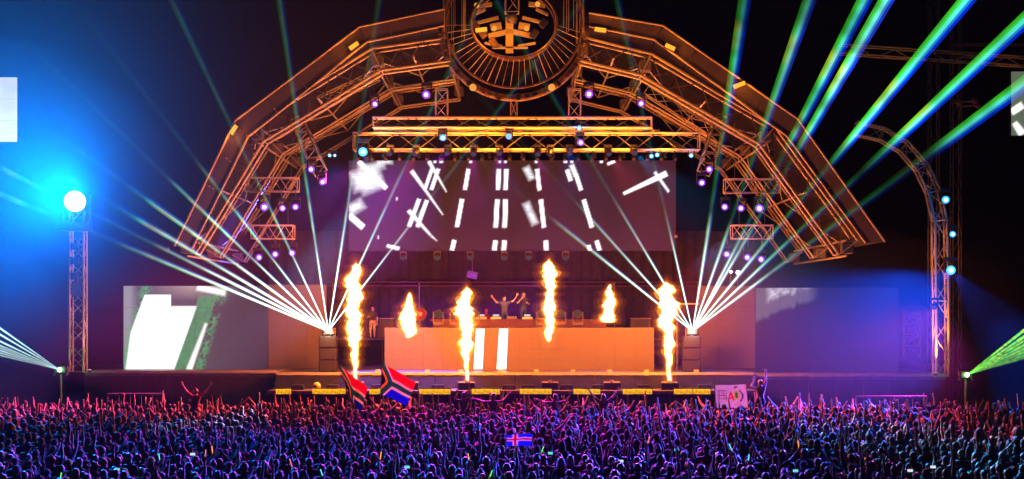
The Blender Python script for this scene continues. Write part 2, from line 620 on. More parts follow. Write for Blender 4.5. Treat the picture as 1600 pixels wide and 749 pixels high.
led_screen('white lit screen hanging beside the blazing cyan lamp', (-110, 27), (121, 222), 0.5, art_edge_l, 1.2, 4, 3, step=4, m=attr_mat('edge_screen_picture', 0, 1.2, .5))


def art_edge_r(U, V):
    C = np.zeros(U.shape + (3,))
    C[:] = (0.09, 0.12, 0.08)
    C = mix3(C, flat_bar(U, V, 1580, 176, 1598, 164, 11, 2), (1, 1, 1))
    C = mix3(C, flat_bar(U, V, 1585, 192, 1598, 210, 8, 2, 1.6), (1, 1, 1))
    return C


led_screen('grey green screen with two white strokes beyond the arched tower', (1580, 1720), (112, 212), 3.0, art_edge_r, 1.2, 4, 3, step=2, m=attr_mat('edge_screen_picture_b', 0, 1.2, .5))

# matt side panels that catch the fire light
for (a, b, c, d, lab) in ((418, 510, 445, 580, 'tall matt wall panel lit orange, next to the glaring white side screen'),
                          (1091, 1180, 447, 581, 'tall matt wall panel lit orange, next to the dim side screen')):
    A, B = P(a, d, 4.6), P(b, c, 4.6)
    t = thing('wall_panel', lab, 'panel', ((A.x + B.x) / 2, 4.6, DECK), 'orange panels beside the booth')
    for i in range(3):
        for j in range(4):
            w_, h_ = (B.x - A.x) / 3, (B.z - DECK) / 4
            box('panel_tile', t, (A.x + w_ * (i + .5), 4.6 + random.uniform(-.004, .004), DECK + h_ * (j + .5)), (w_ - 0.008, 0.06, h_ - 0.008), M_LED)
    box('backing', t, ((A.x + B.x) / 2, 4.72, (DECK + B.z) / 2), (B.x - A.x, 0.1, B.z - DECK - .01), M_BLACK)

# ------------------------------------------------------------------ the booth
bt = thing('dj_booth', 'long orange lit booth front with two upright white bars', 'booth', (0, 2.6, DECK))
A, B = P(601, 578, 2.6), P(1022, 512, 2.6)
BT = B.z
nb_, nr_ = 14, 4
M_BAR = emit('white_led_bar', (1, 0.98, 0.95), 2.2, True)
for i in range(nb_):
    for j in range(nr_):
        w_, h_ = (B.x - A.x) / nb_, (B.z - DECK) / nr_
        box('face_tile', bt, (A.x + w_ * (i + .5), 2.6 + random.uniform(-.003, .003), DECK + h_ * (j + .5)), (w_ - 0.006, 0.06, h_ - 0.006), M_LED)
box('carcass', bt, ((A.x + B.x) / 2, 5.15, (DECK + B.z) / 2 - .02), (B.x - A.x, 5.0, B.z - DECK - 0.05), M_BLACK)
for (x0, x1, tx) in ((740, 757, 742.5), (776, 794, 778)):
    k = 62.55 / F
    z0, z1 = P(0, 577, 2.55).z, P(0, 514, 2.55).z
    q = [((x0 - 800) * k, z0), ((x1 - 3 - 800) * k, z0), ((x1 - 800) * k, z1), ((x0 + 4 - 800) * k, z1)]
    prism('white_bar', bt, q, 2.54, 2.565, M_BAR)
# desk standing on the booth
DK = P(800, 499, 5.6).z
t = thing('dj_desk', 'long dark red desk carrying the decks on top of the booth', 'desk', (0, 5.4, BT))
A, B = P(672, 505, 5.2), P(952, 505, 5.2)
box('desk_top', t, ((A.x + B.x) / 2, 5.5, DK - 0.05), (B.x - A.x, 1.1, 0.08), M_WOOD)
for i in range(7):
    w_ = (B.x - A.x - .3) / 7
    box('front_panel', t, (A.x + .15 + w_ * (i + .5), 5.1, (BT + DK - 0.09) / 2), (w_ - .02, 0.05, DK - .1 - BT), M_WOOD)
    bar('leg', t, (A.x + .15 + w_ * i, 5.9, BT), (A.x + .15 + w_ * i, 5.9, DK - .09), 0.03, M_STEEL)
# decks and mixer
M_KNOB = emit('small_deck_lamps', (0.8, 0.9, 1.0), 0.9)
for i, (px, kind) in enumerate(((752, 0), (775, 0), (800, 1), (824, 0), (846, 0))):
    p = P(px, 496, 5.4)
    nm = 'mixer' if kind else 'media_player'
    t = thing(nm, ['player at the end of the desk beside the tall flame', 'player under the raised arm of the waving disc jockey', 'mixer between the players on the desk',
                   'player in front of the microphone holder', 'player at the end of the desk beside the thin flame'][i].replace('player', 'flat silver media player').replace('mixer', 'dark mixer with knobs', 1), 'mixer' if kind else 'media player', (p.x, 5.4, DK), 'decks on the desk')
    box('body', t, (p.x, 5.4, DK + 0.06), (0.5, 0.45, 0.11), M_STEEL if kind else M_WHITE, bev=0.05)
    if kind:
        for a in range(4):
            for b in range(3):
                bar('knob', t, (p.x - .18 + a * .12, 5.25 + b * .13, DK + .115), (p.x - .18 + a * .12, 5.25 + b * .13, DK + .15), 0.025, M_WHITE)
    else:
        bar('jog_wheel', t, (p.x, 5.36, DK + .115), (p.x, 5.36, DK + .15), 0.16, M_STEEL, 8)
        box('display', t, (p.x, 5.56, DK + .17), (0.3, 0.03, 0.12), M_KNOB, rx=-.5)

# ------------------------------------------------------------------ the arched roof
roof = thing('arched_roof', 'great arched truss roof of the stage, ribs glowing orange', 'stage roof', (0, 4, 0))


def poly_at(pl, Y, s=1.0):
    return [P(x, y, Y) for x, y in pl]


OUT_L = [(272, 385), (368, 188), (562, 42), (694, 14)]
OUT_R = [(1383, 378), (1247, 186), (1036, 40), (920, 20)]
IN_L = [(300, 388), (388, 214), (573, 66), (694, 40)]
IN_R = [(1353, 380), (1230, 213), (1022, 62), (920, 41)]
RIB_L = [(293, 388), (402, 210), (590, 96), (702, 80)]
RIB_R = [(1322, 388), (1196, 214), (1008, 104), (910, 80)]


def rib(name_pts, Y, w, h, bay, faces=(0, 1, 2, 3), r=0.06, rb=0.025):
    pts = poly_at(name_pts, Y)
    # joint plates make the rib's own mesh
    bm = bmesh.new()
    for p in pts:
        bmesh.ops.create_cube(bm, size=1.0, matrix=Matrix.Translation(p - ORG[roof]) @ Matrix.Diagonal((0.5, w * 0.94, 0.5, 1)))
    bmesh.ops.bevel(bm, geom=bm.edges[:], offset=0.06, segments=1, affect='EDGES')
    o = link('rib_truss', from_bm(bm, 'rib_truss', M_STEEL), roof)
    truss(o, pts, (0, 1, 0), w, h, r, rb, bay, M_ALU, faces, mb=M_DULL)
    return pts


front = [rib(RIB_L, 0.8, 0.9, 1.05, 1.15), rib(RIB_R, 0.8, 0.9, 1.05, 1.15)]
sh = lambda pl, Y0, Y: [tuple(((x - 800) * (Y0 + D) / (Y + D) + 800, (y - HOR) * (Y0 + D) / (Y + D) + HOR)) for x, y in pl]
mid = [rib(sh(RIB_L, 0.8, 6.0), 6.0, 0.7, 0.9, 1.4, (0, 2), 0.05, 0.022), rib(sh(RIB_R, 0.8, 6.0), 6.0, 0.7, 0.9, 1.4, (0, 2), 0.05, 0.022)]
back = [rib(sh(RIB_L, 0.8, 12.0), 12.0, 0.7, 0.9, 1.8, (0,), 0.05, 0.022), rib(sh(RIB_R, 0.8, 12.0), 12.0, 0.7, 0.9, 1.8, (0,), 0.05, 0.022)]
# purlins and bracing between the ribs
for s in (0, 1):
    for A, B in ((front[s], mid[s]), (mid[s], back[s])):
        for i in range(4):
            for dz in (0.35, -0.35):
                bar('purlin', roof, A[i] + Vector((0, 0, dz)), B[i] + Vector((0, 0, dz)), 0.05, M_ALU)
            if i < 3:
                m_ = (A[i] + A[i + 1]) / 2
                n_ = (B[i] + B[i + 1]) / 2
                bar('purlin', roof, m_, n_, 0.045, M_ALU)
                bar('wind_brace', roof, A[i], n_, 0.03, M_ALU, 6)
                bar('wind_brace', roof, A[i + 1], n_, 0.03, M_ALU, 6)
# fascia panels on the front and canopy panels running back
for s, (O, I) in enumerate(((OUT_L, IN_L), (OUT_R, IN_R))):
    for i in range(3):
        n = 4 if i < 2 else 3
        for j in range(n):
            a, b = j / n, (j + 1) / n - 0.006
            o0, o1 = P(*O[i], -0.4), P(*O[i + 1], -0.4)
            i0, i1 = P(*I[i], -0.1), P(*I[i + 1], -0.1)
            q = [o0.lerp(o1, a), o0.lerp(o1, b), i0.lerp(i1, b), i0.lerp(i1, a)]
            v = [x - ORG[roof] for x in q] + [x - ORG[roof] + Vector((0, 0.06, 0)) for x in q]
            f = [(0, 1, 2, 3), (7, 6, 5, 4), (0, 4, 5, 1), (1, 5, 6, 2), (2, 6, 7, 3), (3, 7, 4, 0)]
            link('fascia_panel', pydata('fascia_panel', v, f, M_CANOPY), roof)
            # canopy behind the fascia
            ob0, ob1 = o0 + Vector((0, 14.4, 0)), o1 + Vector((0, 14.4, 0))
            for d_ in range(3):
                y0, y1 = 0.1 + d_ * 4.6, 4.65 + d_ * 4.6
                q = [o0.lerp(o1, a) + Vector((0, y0, 0)), o0.lerp(o1, b) + Vector((0, y0, 0)), o0.lerp(o1, b) + Vector((0, y1, 0)), o0.lerp(o1, a) + Vector((0, y1, 0))]
                v = [x - ORG[roof] for x in q]
                v += [x + Vector((0, 0, 0.02)) for x in v]
                link('canopy_panel', pydata('canopy_panel', v, f, mat('black_canopy', (0.02, 0.018, 0.02), .9)), roof)
        bar('fascia_tube', roof, P(*O[i], -0.45), P(*O[i + 1], -0.45), 0.05, M_ALU)
        bar('fascia_tube', roof, P(*I[i], -0.15), P(*I[i + 1], -0.15), 0.05, M_ALU)
# feet: horizontal beams and leg trusses
for (a, b, lab) in (((262, 392), (532, 380), ''), ((1056, 372), (1348, 392), '')):
    o = link('sill_beam', lathe('sill_beam', [(0.1, 0), (0.1, .2)], M_STEEL, 8), roof)
    o.location = P(*a, 4.0) - ORG[roof]
    truss(o, [P(*a, 4.0), P(*b, 4.0)], (0, 1, 0), 0.5, 0.42, 0.035, 0.02, 0.9, M_ALU, (0, 1))
for px in (268, 292, 330, 372, 1200, 1296, 1312, 1340, 1376):
    o = link('leg_truss', lathe('leg_truss', [(0.2, 0), (0.2, .1)], M_STEEL, 8), roof)
    top = P(px, 390, 3.6)
    foot = Vector((top.x + (0.5 if px > 800 else -0.5) * 1.2, 3.6, 0.1))
    o.location = foot - ORG[roof]
    truss(o, [foot, top], (0, 1, 0), 0.45, 0.45, 0.04, 0.02, 1.1, M_ALU, (0, 1))

# amber box lamps clamped to the roof edge
M_AMB2 = emit('amber_box_lamp', (1.0, 0.42, 0.03), 1.3, True)
for i, (px, py, ang, w_, lab) in enumerate(((752, 47, 6, .55, 'amber box lamp on the roof edge by the ring, white screen side'), (553, 72, 35, .5, 'amber box lamp at the upper bend of the roof above the cyan spotlight'),
                                    (365, 203, 55, .5, 'amber box lamp at the lower bend of the roof toward the blazing cyan lamp'), (938, 47, -8, .55, 'amber box lamp on the roof edge by the ring, arched tower side'),
                                    (1047, 74, -25, .5, 'amber box lamp at the upper bend of the roof toward the arched tower'), (1155, 133, 20, .6, 'amber box lamp across the sloping roof edge toward the arched tower'))):
    p = P(px, py, -0.6)
    t = thing('box_lamp', lab, 'lamp', p, 'amber lamps on the roof edge')
    box('case', t, p + Vector((0, 0.05, 0)), (w_, 0.14, 0.24), M_BLACK, ry=-R(ang))
    box('lens', t, p + Vector((0, -0.04, 0)), (w_ * .92, 0.03, 0.18), M_AMB2, ry=-R(ang))

# ------------------------------------------------------------------ hanging ring over the stage
RY = 0.5
rc = P(803, 45, RY)
ring = thing('hanging_ring', 'huge hanging ring with white strings stretched between two hoops', 'ring sculpture', rc)
k = (RY + D) / F


def torus(name, parent, c, R_, r_, m, n=72, squash=1.0):
    v, f = [], []
    for i in range(n):
        a = 2 * math.pi * i / n
        for j in range(8):
            b = 2 * math.pi * j / 8
            v.append(((R_ + r_ * math.cos(b)) * math.cos(a) + c[0], r_ * math.sin(b) + c[1], (R_ * squash + r_ * math.cos(b)) * math.sin(a) + c[2]))
    for i in range(n):
        for j in range(8):
            f.append((i * 8 + j, i * 8 + (j + 1) % 8, ((i + 1) % n) * 8 + (j + 1) % 8, ((i + 1) % n) * 8 + j))
    return link(name, pydata(name, v, f, m, True), parent)


RO, RI = 113 * k, 66 * k
M_RUST = mat('dark_copper_ring', (0.14, 0.09, 0.065), 0.5, 0.2, 0.5, 3)
M_STRING = mat('white_string', (0.9, 0.9, 0.88), 0.5)
torus('outer_hoop', ring, (0, 0, 0), RO, 0.16, M_RUST, squash=.96)
torus('rim_tube', ring, (0, -0.5, 0.06), RO * .93, 0.05, M_RUST, squash=.93)
torus('inner_hoop', ring, (0, -1.0, 0.05), RI, 0.06, M_RUST, squash=.82)
torus('inner_hoop', ring, (0, -0.2, 0.05), RI * .98, 0.05, M_RUST, squash=.82)
for i in range(27):
    a = math.pi * (1.02 + 0.96 * i / 26) + random.uniform(-.012, .012)
    p0 = rc + Vector((RI * math.cos(a), -1.0, 0.05 + RI * .82 * math.sin(a)))
    a2 = a - 0.06
    p1 = rc + Vector((RO * .92 * math.cos(a2), -0.5, 0.06 + RO * .92 * .93 * math.sin(a2)))
    bar('string', ring, p0, p1, random.choice((0.008, 0.014, 0.018)), M_STRING, 6)
for i in range(26):
    sx = -1 if i % 2 else 1
    xx = sx * (RO * (0.62 + 0.36 * random.random()))
    zb = -math.sqrt(max(0, 1 - (xx / RO) ** 2)) * RO * .5 * random.random()
    bar('string', ring, rc + Vector((xx, -0.4 + random.uniform(-.2, .2), zb)), rc + Vector((xx, -0.4, 3.4)), 0.009, M_STRING, 6)
# dark backing drum between the hoops
v, f = [], []
n = 48
for i in range(n):
    a = 2 * math.pi * i / n
    v += [(RI * 1.02 * math.cos(a), -0.15, 0.05 + RI * .84 * math.sin(a)), (RO * .97 * math.cos(a), 0.12, RO * .94 * math.sin(a))]
for i in range(n):
    j = (i + 1) % n
    f.append((2 * i, 2 * j, 2 * j + 1, 2 * i + 1))
link('drum_skin', pydata('drum_skin', v, f, M_CLOTH), ring)
# blocks, lamps and hub frame
for i in range(30):
    a = math.pi * (0.95 + 1.1 * i / 29)
    box('clamp', ring, rc + Vector((RO * math.cos(a), -0.16, RO * .96 * math.sin(a))), (random.uniform(.15, .3), 0.2, random.uniform(.12, .22)), random.choice((M_RUST, M_BLACK, M_STEEL)), ry=-a, bev=.1)
M_DISC = emit('amber_disc', (1.0, 0.36, 0.05), 1.0)
for px, py in ((739, 137), (780, 153), (862, 137)):
    p = P(px, py, RY - .35)
    bar('disc_lamp', ring, p, p + Vector((0, -0.06, 0)), 0.16 if px != 780 else .13, M_DISC if px != 780 else M_RUST, 12)
hub = link('hub_frame', lathe('hub_frame', [(0.2, -.2), (0.25, 0), (0.2, .2)], M_STEEL, 12), ring)
hub.location = P(800, 30, RY) - rc
bx_ = lambda x, y, w_, h_, an=0, yy=0.1, m=M_ALU: box('hub_beam', hub, P(x, y, RY + yy), (w_, 0.2, h_), m, ry=-R(an))
for args in ((799, 70, .34, 1.6), (783, 68, 1.0, .2, 12), (818, 68, 1.0, .2, -12), (765, 47, 1.0, .12, 14), (836, 47, 1.0, .12, -14), (774, 85, .8, .08, -10), (826, 85, .8, .08, 10),
             (757, 24, .85, .16, 8), (842, 23, .75, .18, -6), (752, 34, .6, .1, 25), (850, 34, .6, .1, -25), (800, 90, 1.6, .07, 0), (778, 57, .5, .3, 10), (822, 57, .5, .3, -10)):
    bx_(*args)
for px, py in ((757, 68), (838, 68), (774, 82), (745, 55), (852, 52)):
    p = P(px, py, RY - .2)
    box('hub_motor', hub, p, (0.3, 0.3, 0.42), random.choice((M_BLACK, M_RUST)), ry=R(-35 if px < 800 else 35), bev=.1)
for px, py in ((748, 24), (843, 22), (775, 60), (826, 60)):
    p = P(px, py, RY - .5)
    bar('hub_lamp', hub, p, p + Vector((0, -.05, 0)), .12, M_DISC, 12)
truss(ring, [P(800, -40, 1.2), P(800, 20, 1.2)], (0, 1, 0), .6, .6, .04, .02, .8)

# ------------------------------------------------------------------ lighting trusses


def lt(label, pts, Ys, w, h, bay=0.7, r=0.032, rb=0.018, u=(0, 1, 0), group='lighting trusses', mb=None):
    pts = [P(x, y, Y) for (x, y), Y in zip(pts, Ys)]
    t = thing('lighting_truss', label, 'truss', pts[0], group)
    truss(t, pts, u, w, h, r, rb, bay, mb=M_DULL if bay > .8 else None)
    return t


lt('upper of the two long level trusses over the main screen', [(583, 192), (1018, 192)], (2.6, 2.6), .45, .46, .9, .05, .02)
lt('lower of the two long level trusses over the main screen', [(553, 222), (1092, 222)], (3.2, 3.2), .7, .78, 1.0, .055, .028)
lt('thin truss just under the long pair, above the screen edge', [(585, 206), (1030, 206)], (3.9, 3.9), .3, .12, 1.4, .035, .016)
lt('steep short truss hanging beside the cyan spotlight', [(467, 193), (496, 262)], (6.0, 1.5), .7, .6, .55)
lt('steep short truss hanging beside the long truss, toward the arched tower', [(1125, 190), (1104, 262)], (6.0, 1.5), .7, .6, .55)
lt('upper short level truss with three violet lamps below, toward the cyan lamp', [(385, 289), (466, 289)], (2.0, 2.0), .6, .62, .42, .028, .02)
lt('lower short level truss with three violet lamps below, toward the cyan lamp', [(394, 363), (459, 363)], (2.0, 2.0), .6, .62, .42, .028, .02)
lt('upper short level truss with three violet lamps below, toward the arched tower', [(1132, 291), (1218, 291)], (2.0, 2.0), .6, .62, .42, .028, .02)
lt('lower short level truss with three violet lamps below, toward the arched tower', [(1143, 363), (1206, 363)], (2.0, 2.0), .6, .62, .42, .028, .02)
for px, lab in ((690, 'ring side by the cyan spotlight'), (803, 'lowest point of the ring'), (898, 'ring side by the arched tower')):
    lt('upright hanger truss above the long trusses, at the ' + lab, [(px, 184), (px, 140 if px != 803 else 156)], (2.6, 2.6), .4, .55 if px != 803 else .3, .6, .03, .016)
for (a, b, lab) in (((500, 160), (590, 118), 'short sloping truss under the roof above the cyan spotlight'), ((1010, 140), (1112, 205), 'short sloping truss under the roof above the right lamps')):
    lt(lab, [a, b], (5, 5), .5, .5, .8)
# hoist chains holding the short trusses
for px, y0, y1, lab in ((400, 278, 205, 'upper short truss toward the cyan lamp, outer'), (455, 278, 180, 'upper short truss toward the cyan lamp, inner'), (1148, 280, 190, 'upper short truss toward the arched tower, inner'), (1205, 280, 215, 'upper short truss toward the arched tower, outer'),
                   (405, 352, 300, 'lower short truss toward the cyan lamp, outer'), (450, 352, 300, 'lower short truss toward the cyan lamp, inner'), (1155, 352, 302, 'lower short truss toward the arched tower, inner'), (1195, 352, 302, 'lower short truss toward the arched tower, outer')):
    t = thing('hoist_chain', 'thin hoist chain above the ' + lab + ' one', 'chain', P(px, y0, 2.0), 'hoist chains')
    bar('chain', t, P(px, y0, 2.0), P(px, y1, 2.0), 0.012, M_STEEL, 6)
    box('motor', t, P(px, y1 + (y0 - y1) * .4, 2.0), (0.2, 0.2, 0.32), M_BLACK, bev=.08)

# ------------------------------------------------------------------ side towers
t = thing('lamp_tower', 'slim truss tower under the blazing cyan lamp', 'tower', P(128, 583, 0.3))
truss(t, [P(122, 581, .3), P(122, 322, .3)], (0, 1, 0), .45, .62, .05, .02, .62)
box('bracket', t, P(120, 452, .1), (.42, .1, .7), M_STEEL)
for py in (385, 408, 432):
    box('dimmer_box', t, P(118, py, -.05), (.3, .25, .3), M_BLACK, bev=.08)
# arched tower
ap = [(1470, 588), (1470, 470), (1468, 345), (1458, 300), (1440, 262), (1412, 230), (1378, 210), (1336, 201)]
t = thing('arched_tower', 'slim orange truss tower curving over at its top', 'tower', P(1470, 588, .3))
truss(t, [P(x, y, .3) for x, y in ap], (0, 1, 0), .45, .55, .055, .022, .8)
# scaffold masts behind
for i, (xs, yt, Y) in enumerate((((1452, 1466), -60, 4), ((1487, 1500), -60, 5))):
    t = thing('scaffold_mast', ['tall dark lattice mast right behind the arched tower', 'tall dark lattice mast beyond the arched tower, outer of two'][i], 'mast', P(xs[0], 590, Y))
    xm = sum(xs) / 2
    truss(t, [Vector((P(xm, 0, Y).x, Y, 0.1)), P(xm, yt, Y)], (0, 1, 0), .4, .4, .03, .014, 1.1, M_STEEL, (0, 1))
t = thing('scaffold_beam', 'dark scaffold beam high up beyond the arched tower', 'beam', P(1490, 85, 5))
truss(t, [P(1488, 80, 5.4), P(1720, 80, 5.4)], (0, 1, 0), .5, .6, .035, .018, 1.2, M_STEEL, (0, 2))
for i, (px, py) in enumerate(((1497, 160), (1522, 158), (1527, 165))):
    p = P(px, py, 4.6)
    t = thing('rust_floodlight', ['small rust coloured floodlight at the outer dark mast', 'small rust coloured floodlight, upper of a pair beyond the masts', 'small rust coloured floodlight, lower of a pair beyond the masts'][i], 'floodlight', p)
    box('case', t, p, (.3, .2, .2), M_RUST, ry=.5, bev=.1)
    bar('arm', t, p, Vector((P(1493, 0, 5).x, 5, p.z)), .03, M_STEEL)
# stacked frames seen dimly beyond the dim screen
t = thing('scaffold_bay', 'pinkish scaffold frames standing behind the arched tower foot', 'scaffold', P(1425, 560, 6))
for x in (1413, 1438, 1450, 1462):
    bar('upright', t, P(x, 560, 6), P(x, 486, 6), .05, M_STEEL)
for j in range(4):
    for x0, x1 in ((1413, 1438), (1450, 1462)):
        bar('ledger', t, P(x0, 490 + j * 17, 6), P(x1, 490 + j * 17, 6), .035, M_STEEL)
        bar('brace', t, P(x0, 490 + j * 17, 6), P(x1, 507 + j * 17, 6), .025, M_STEEL)
        bar('brace', t, P(x1, 490 + j * 17, 6), P(x0, 507 + j * 17, 6), .025, M_STEEL)
# pipe gates before the wings
for x0, x1, yt, lab in ((168, 256, 616, 'grey pipe gate before the wing with the white screen'), (1338, 1448, 620, 'grey pipe gate before the wing with the arched tower')):
    A, B = P(x0, yt, -3.4), P(x1, yt, -3.4)
    t = thing('pipe_gate', lab, 'gate', (A.x, -3.4, 0), 'pipe gates before the wings')
    bar('top_rail', t, A, B, .045, M_STEEL)
    for i in range(6):
        c_ = A.lerp(B, i / 5)
        bar('upright', t, Vector((c_.x, -3.4, 0)), c_, .035 if i in (0, 5) else .018, M_STEEL)
    bar('lower_rail', t, Vector((A.x, -3.4, .9)), Vector((B.x, -3.4, .9)), .03, M_STEEL)


# ------------------------------------------------------------------ lamps
VIOLET, BLUE, CYAN, MAGENTA = (0.36, 0.05, 1.0), (0.0, 0.10, 1.0), (0.0, 0.35, 1.0), (1.0, 0.03, 0.45)


def spot(parent, p, target, color, power, angle, blend=0.25, radius=0.08):
    l = bpy.data.lights.new('spot_light', 'SPOT')
    l.energy = power
    l.color = color
    l.spot_size = R(angle)
    l.spot_blend = blend
    l.shadow_soft_size = radius
    o = bpy.data.objects.new('spot_light', l)
    col.objects.link(o)
    o.parent = parent
    o.location = Vector(p) - ORG[parent]
    o.rotation_mode = 'QUATERNION'
    o.rotation_quaternion = (Vector(target) - Vector(p)).to_track_quat('-Z', 'Y')
    return o


def point(parent, p, color, power, radius=0.1):
    l = bpy.data.lights.new('point_light', 'POINT')
    l.energy = power
    l.color = color
    l.shadow_soft_size = radius
    o = bpy.data.objects.new('point_light', l)
    col.objects.link(o)
    o.parent = parent
    o.location = Vector(p) - ORG[parent]
    return o


HEAD_PROF = [(0.09, -.22), (0.14, -.2), (0.155, -.02), (0.17, .16), (0.17, .2)]
ME_HEAD = lathe('lamp_head', HEAD_PROF, M_BLACK, 14)
M_IDLE = mat('lightened_black_lamp_case', (0.11, 0.10, 0.10), .5)  # black cases painted lighter, standing in for the light on them
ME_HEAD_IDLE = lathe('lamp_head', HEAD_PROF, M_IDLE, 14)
LENS = {}


def lens_mesh(key, color, strength):
    if key not in LENS:
        LENS[key] = lathe('lens', [(0.15, 0.0), (0.148, .02), (0.10, .045), (0.02, .058)], emit('lens_' + key, color, strength), 14)
    return LENS[key]


def moving_head(px, py, Y, key, color, strength, label, target, size=1.0, hang=True, group='moving head lamps', truss_py=None):
    p = P(px, py, Y)
    tgt = Vector(target)
    t = thing('moving_head_lamp', label, 'stage lamp', p, group)
    d = (tgt - p).normalized()
    q = d.to_track_quat('Z', 'Y')
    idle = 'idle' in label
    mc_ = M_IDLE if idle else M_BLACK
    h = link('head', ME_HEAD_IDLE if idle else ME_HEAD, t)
    h.rotation_mode = 'QUATERNION'
    h.rotation_quaternion = q
    h.scale = (size,) * 3
    l = link('lens', lens_mesh(key, color, strength), h)
    l.location = (0, 0, 0.202)
    if key in ('violet', 'blue_white', 'blue_bright', 'cyan_small'):
        bu = link('bulb', lens_mesh('bulb_' + key, (.9, .8, 1.0) if key == 'violet' else (.75, .95, 1.0), 4.0), h)
        bu.location = (0, 0, .24)
        bu.scale = (.5, .5, .6)
    sg = 1 if hang else -1
    for sx in (-1, 1):
        box('yoke_arm', t, p + Vector((sx * .19 * size, 0.02, sg * .12 * size)), (0.05 * size, 0.12 * size, 0.42 * size), mc_)
    box('base', t, p + Vector((0, 0.02, sg * .37 * size)), (0.42 * size, 0.26 * size, 0.13 * size), mc_, bev=.06)
    if truss_py is not None:
        bar('drop_pole', t, p + Vector((0, 0.02, sg * .42 * size)), P(px, truss_py, Y), 0.025, M_STEEL, 6)
    return t, p, d


# amber glow of the lamps on ring and roof edge
for px, py in ((800, 42), (760, 62), (842, 62)):
    point(ring, P(px, py, RY - 1.2), (1, .24, .012), 60, .1)
for o in [o for o in bpy.data.objects if o.name.startswith('box_lamp')]:
    point(o, o.location + Vector((0, -.35, -.2)), (1, .24, .012), 60, .1)
for i, px in enumerate((600, 655, 720, 765, 815, 865, 930, 975, 1040)):
    p = P(px, 243, 2.2)
    t = thing('amber_lamp', 'small amber uplighter under the long truss over the ' + ('white patch of the screen', 'crossing strokes', 'single leaning dash', 'upright pair of dashes, one side', 'upright pair of dashes, other side', 'broken dashes', 'empty part of the screen', 'slanted stroke', 'dark screen corner')[i], 'lamp', p, 'amber uplighters under the truss')
    bar('can', t, p + Vector((0, 0, -.1)), p + Vector((0, .1, .06)), .07, M_BLACK, 10)
    bar('lens', t, p + Vector((0, .1, .06)), p + Vector((0, .105, .07)), .06, emit('amber_lens', (1, .3, .02), 2.5), 10)
    bar('arm', t, p, P(px, 236, 3.0), .015, M_BLACK, 6)
    spot(t, p + Vector((0, .12, .1)), p + Vector((0, .35, 1.2)), (1, .27, .012), 420, 160, .6, .06)
for px, py, c, pw, lab in ((1462, 583, (1, .26, .015), 2400, 'small amber uplighter at the foot of the arched tower'), (140, 578, (1, .45, .55), 260, 'small pink uplighter at the foot of the slim tower'),
                           (1330, 462, (1, .24, .012), 520, 'small amber uplighter behind the dim side screen'), (300, 462, (.8, .25, .5), 200, 'small pink uplighter behind the white side screen')):
    hid = py == 462  # the two behind the screens are unseen, added to light the roof legs
    p = P(px, py, -.35 if not hid else 2.75)
    t = thing('uplighter', lab, 'lamp', p, 'uplighters at the tower feet')
    bar('can', t, p + Vector((0, 0, -.12)), p, .08, M_BLACK, 10)
    bar('lens', t, p, p + Vector((0, 0, .01)), .07, emit('uplight_%d' % px, c, 2), 10)
    spot(t, p + Vector((0, 0, .05)), P(px + (4 if px > 800 else -8), 200, .25) if not hid else P(px, 330, 3.4), c, pw, 60 if not hid else 150, .6, .06)
    if hid:
        bar('stand', t, p + Vector((0, 0, -.1)), Vector((p.x, p.y, 0)), .03, M_STEEL, 6)
# the blazing cyan lamp on its tower
BL = P(118, 315, -0.3)
t, p, d = moving_head(118, 315, -0.3, 'cyan_white', (0.85, 1.0, 1.0), 12.0, 'blazing cyan white lamp on top of the slim truss tower', (-3, -60, 6), 3.0, False)
o = spot(t, p + d * 1.15, (-24, -42, 14), (0.0, 0.085, 1.0), 200000, 124, 1.0, .25)
o = spot(t, p + d * 1.15, (-26, -40, 18), (0.0, 0.80, 1.0), 36000, 130, 1.0, .25)

# violet lamps: (px, py, Y, hang-from py, label)
zone = lambda x, y: Vector((x, y, 1.4))
VL = [(413, 323, 1.6, 300, 'outer of three violet lamps under the upper short truss, toward the cyan lamp'),
      (440, 325, 1.6, 300, 'middle of three violet lamps under the upper short truss, toward the cyan lamp'),
      (462, 323, 1.6, 300, 'inner of three violet lamps under the upper short truss, toward the cyan lamp'),
      (403, 402, 1.6, 374, 'outer of three violet lamps under the lower short truss, toward the cyan lamp'),
      (430, 397, 1.6, 374, 'middle of three violet lamps under the lower short truss, toward the cyan lamp'),
      (457, 395, 1.6, 374, 'inner of three violet lamps under the lower short truss, toward the cyan lamp'),
      (1134, 323, 1.6, 302, 'inner of three violet lamps under the upper short truss, toward the arched tower'),
      (1159, 325, 1.6, 302, 'middle of three violet lamps under the upper short truss, toward the arched tower'),
      (1187, 325, 1.6, 302, 'outer of three violet lamps under the upper short truss, toward the arched tower'),
      (1137, 397, 1.6, 374, 'inner of three violet lamps under the lower short truss, toward the arched tower'),
      (1169, 402, 1.6, 374, 'middle of three violet lamps under the lower short truss, toward the arched tower'),
      (1191, 405, 1.6, 374, 'outer of three violet lamps under the lower short truss, toward the arched tower'),
      (487, 264, 1.2, 252, 'upper violet lamp at the foot of the steep truss by the cyan spotlight'),
      (502, 284, 1.2, 262, 'lower violet lamp at the foot of the steep truss by the cyan spotlight'),
      (1109, 264, 1.2, 252, 'upper violet lamp at the foot of the steep truss toward the arched tower'),
      (1096, 285, 1.2, 262, 'lower violet lamp at the foot of the steep truss toward the arched tower'),
      (585, 162, 2.4, 140, 'violet lamp above the end of the long truss, over the cyan spotlight'),
      (667, 147, 2.4, 132, 'violet lamp beside the ring, over the bright part of the screen'),
      (920, 146, 2.4, 132, 'big violet lamp beside the ring toward the arched tower'),
      (1001, 161, 2.4, 140, 'violet lamp above the end of the long truss, toward the arched tower'),
      (906, 222, 2.6, 208, 'violet white lamp on the lower long truss below the big violet lamp')]
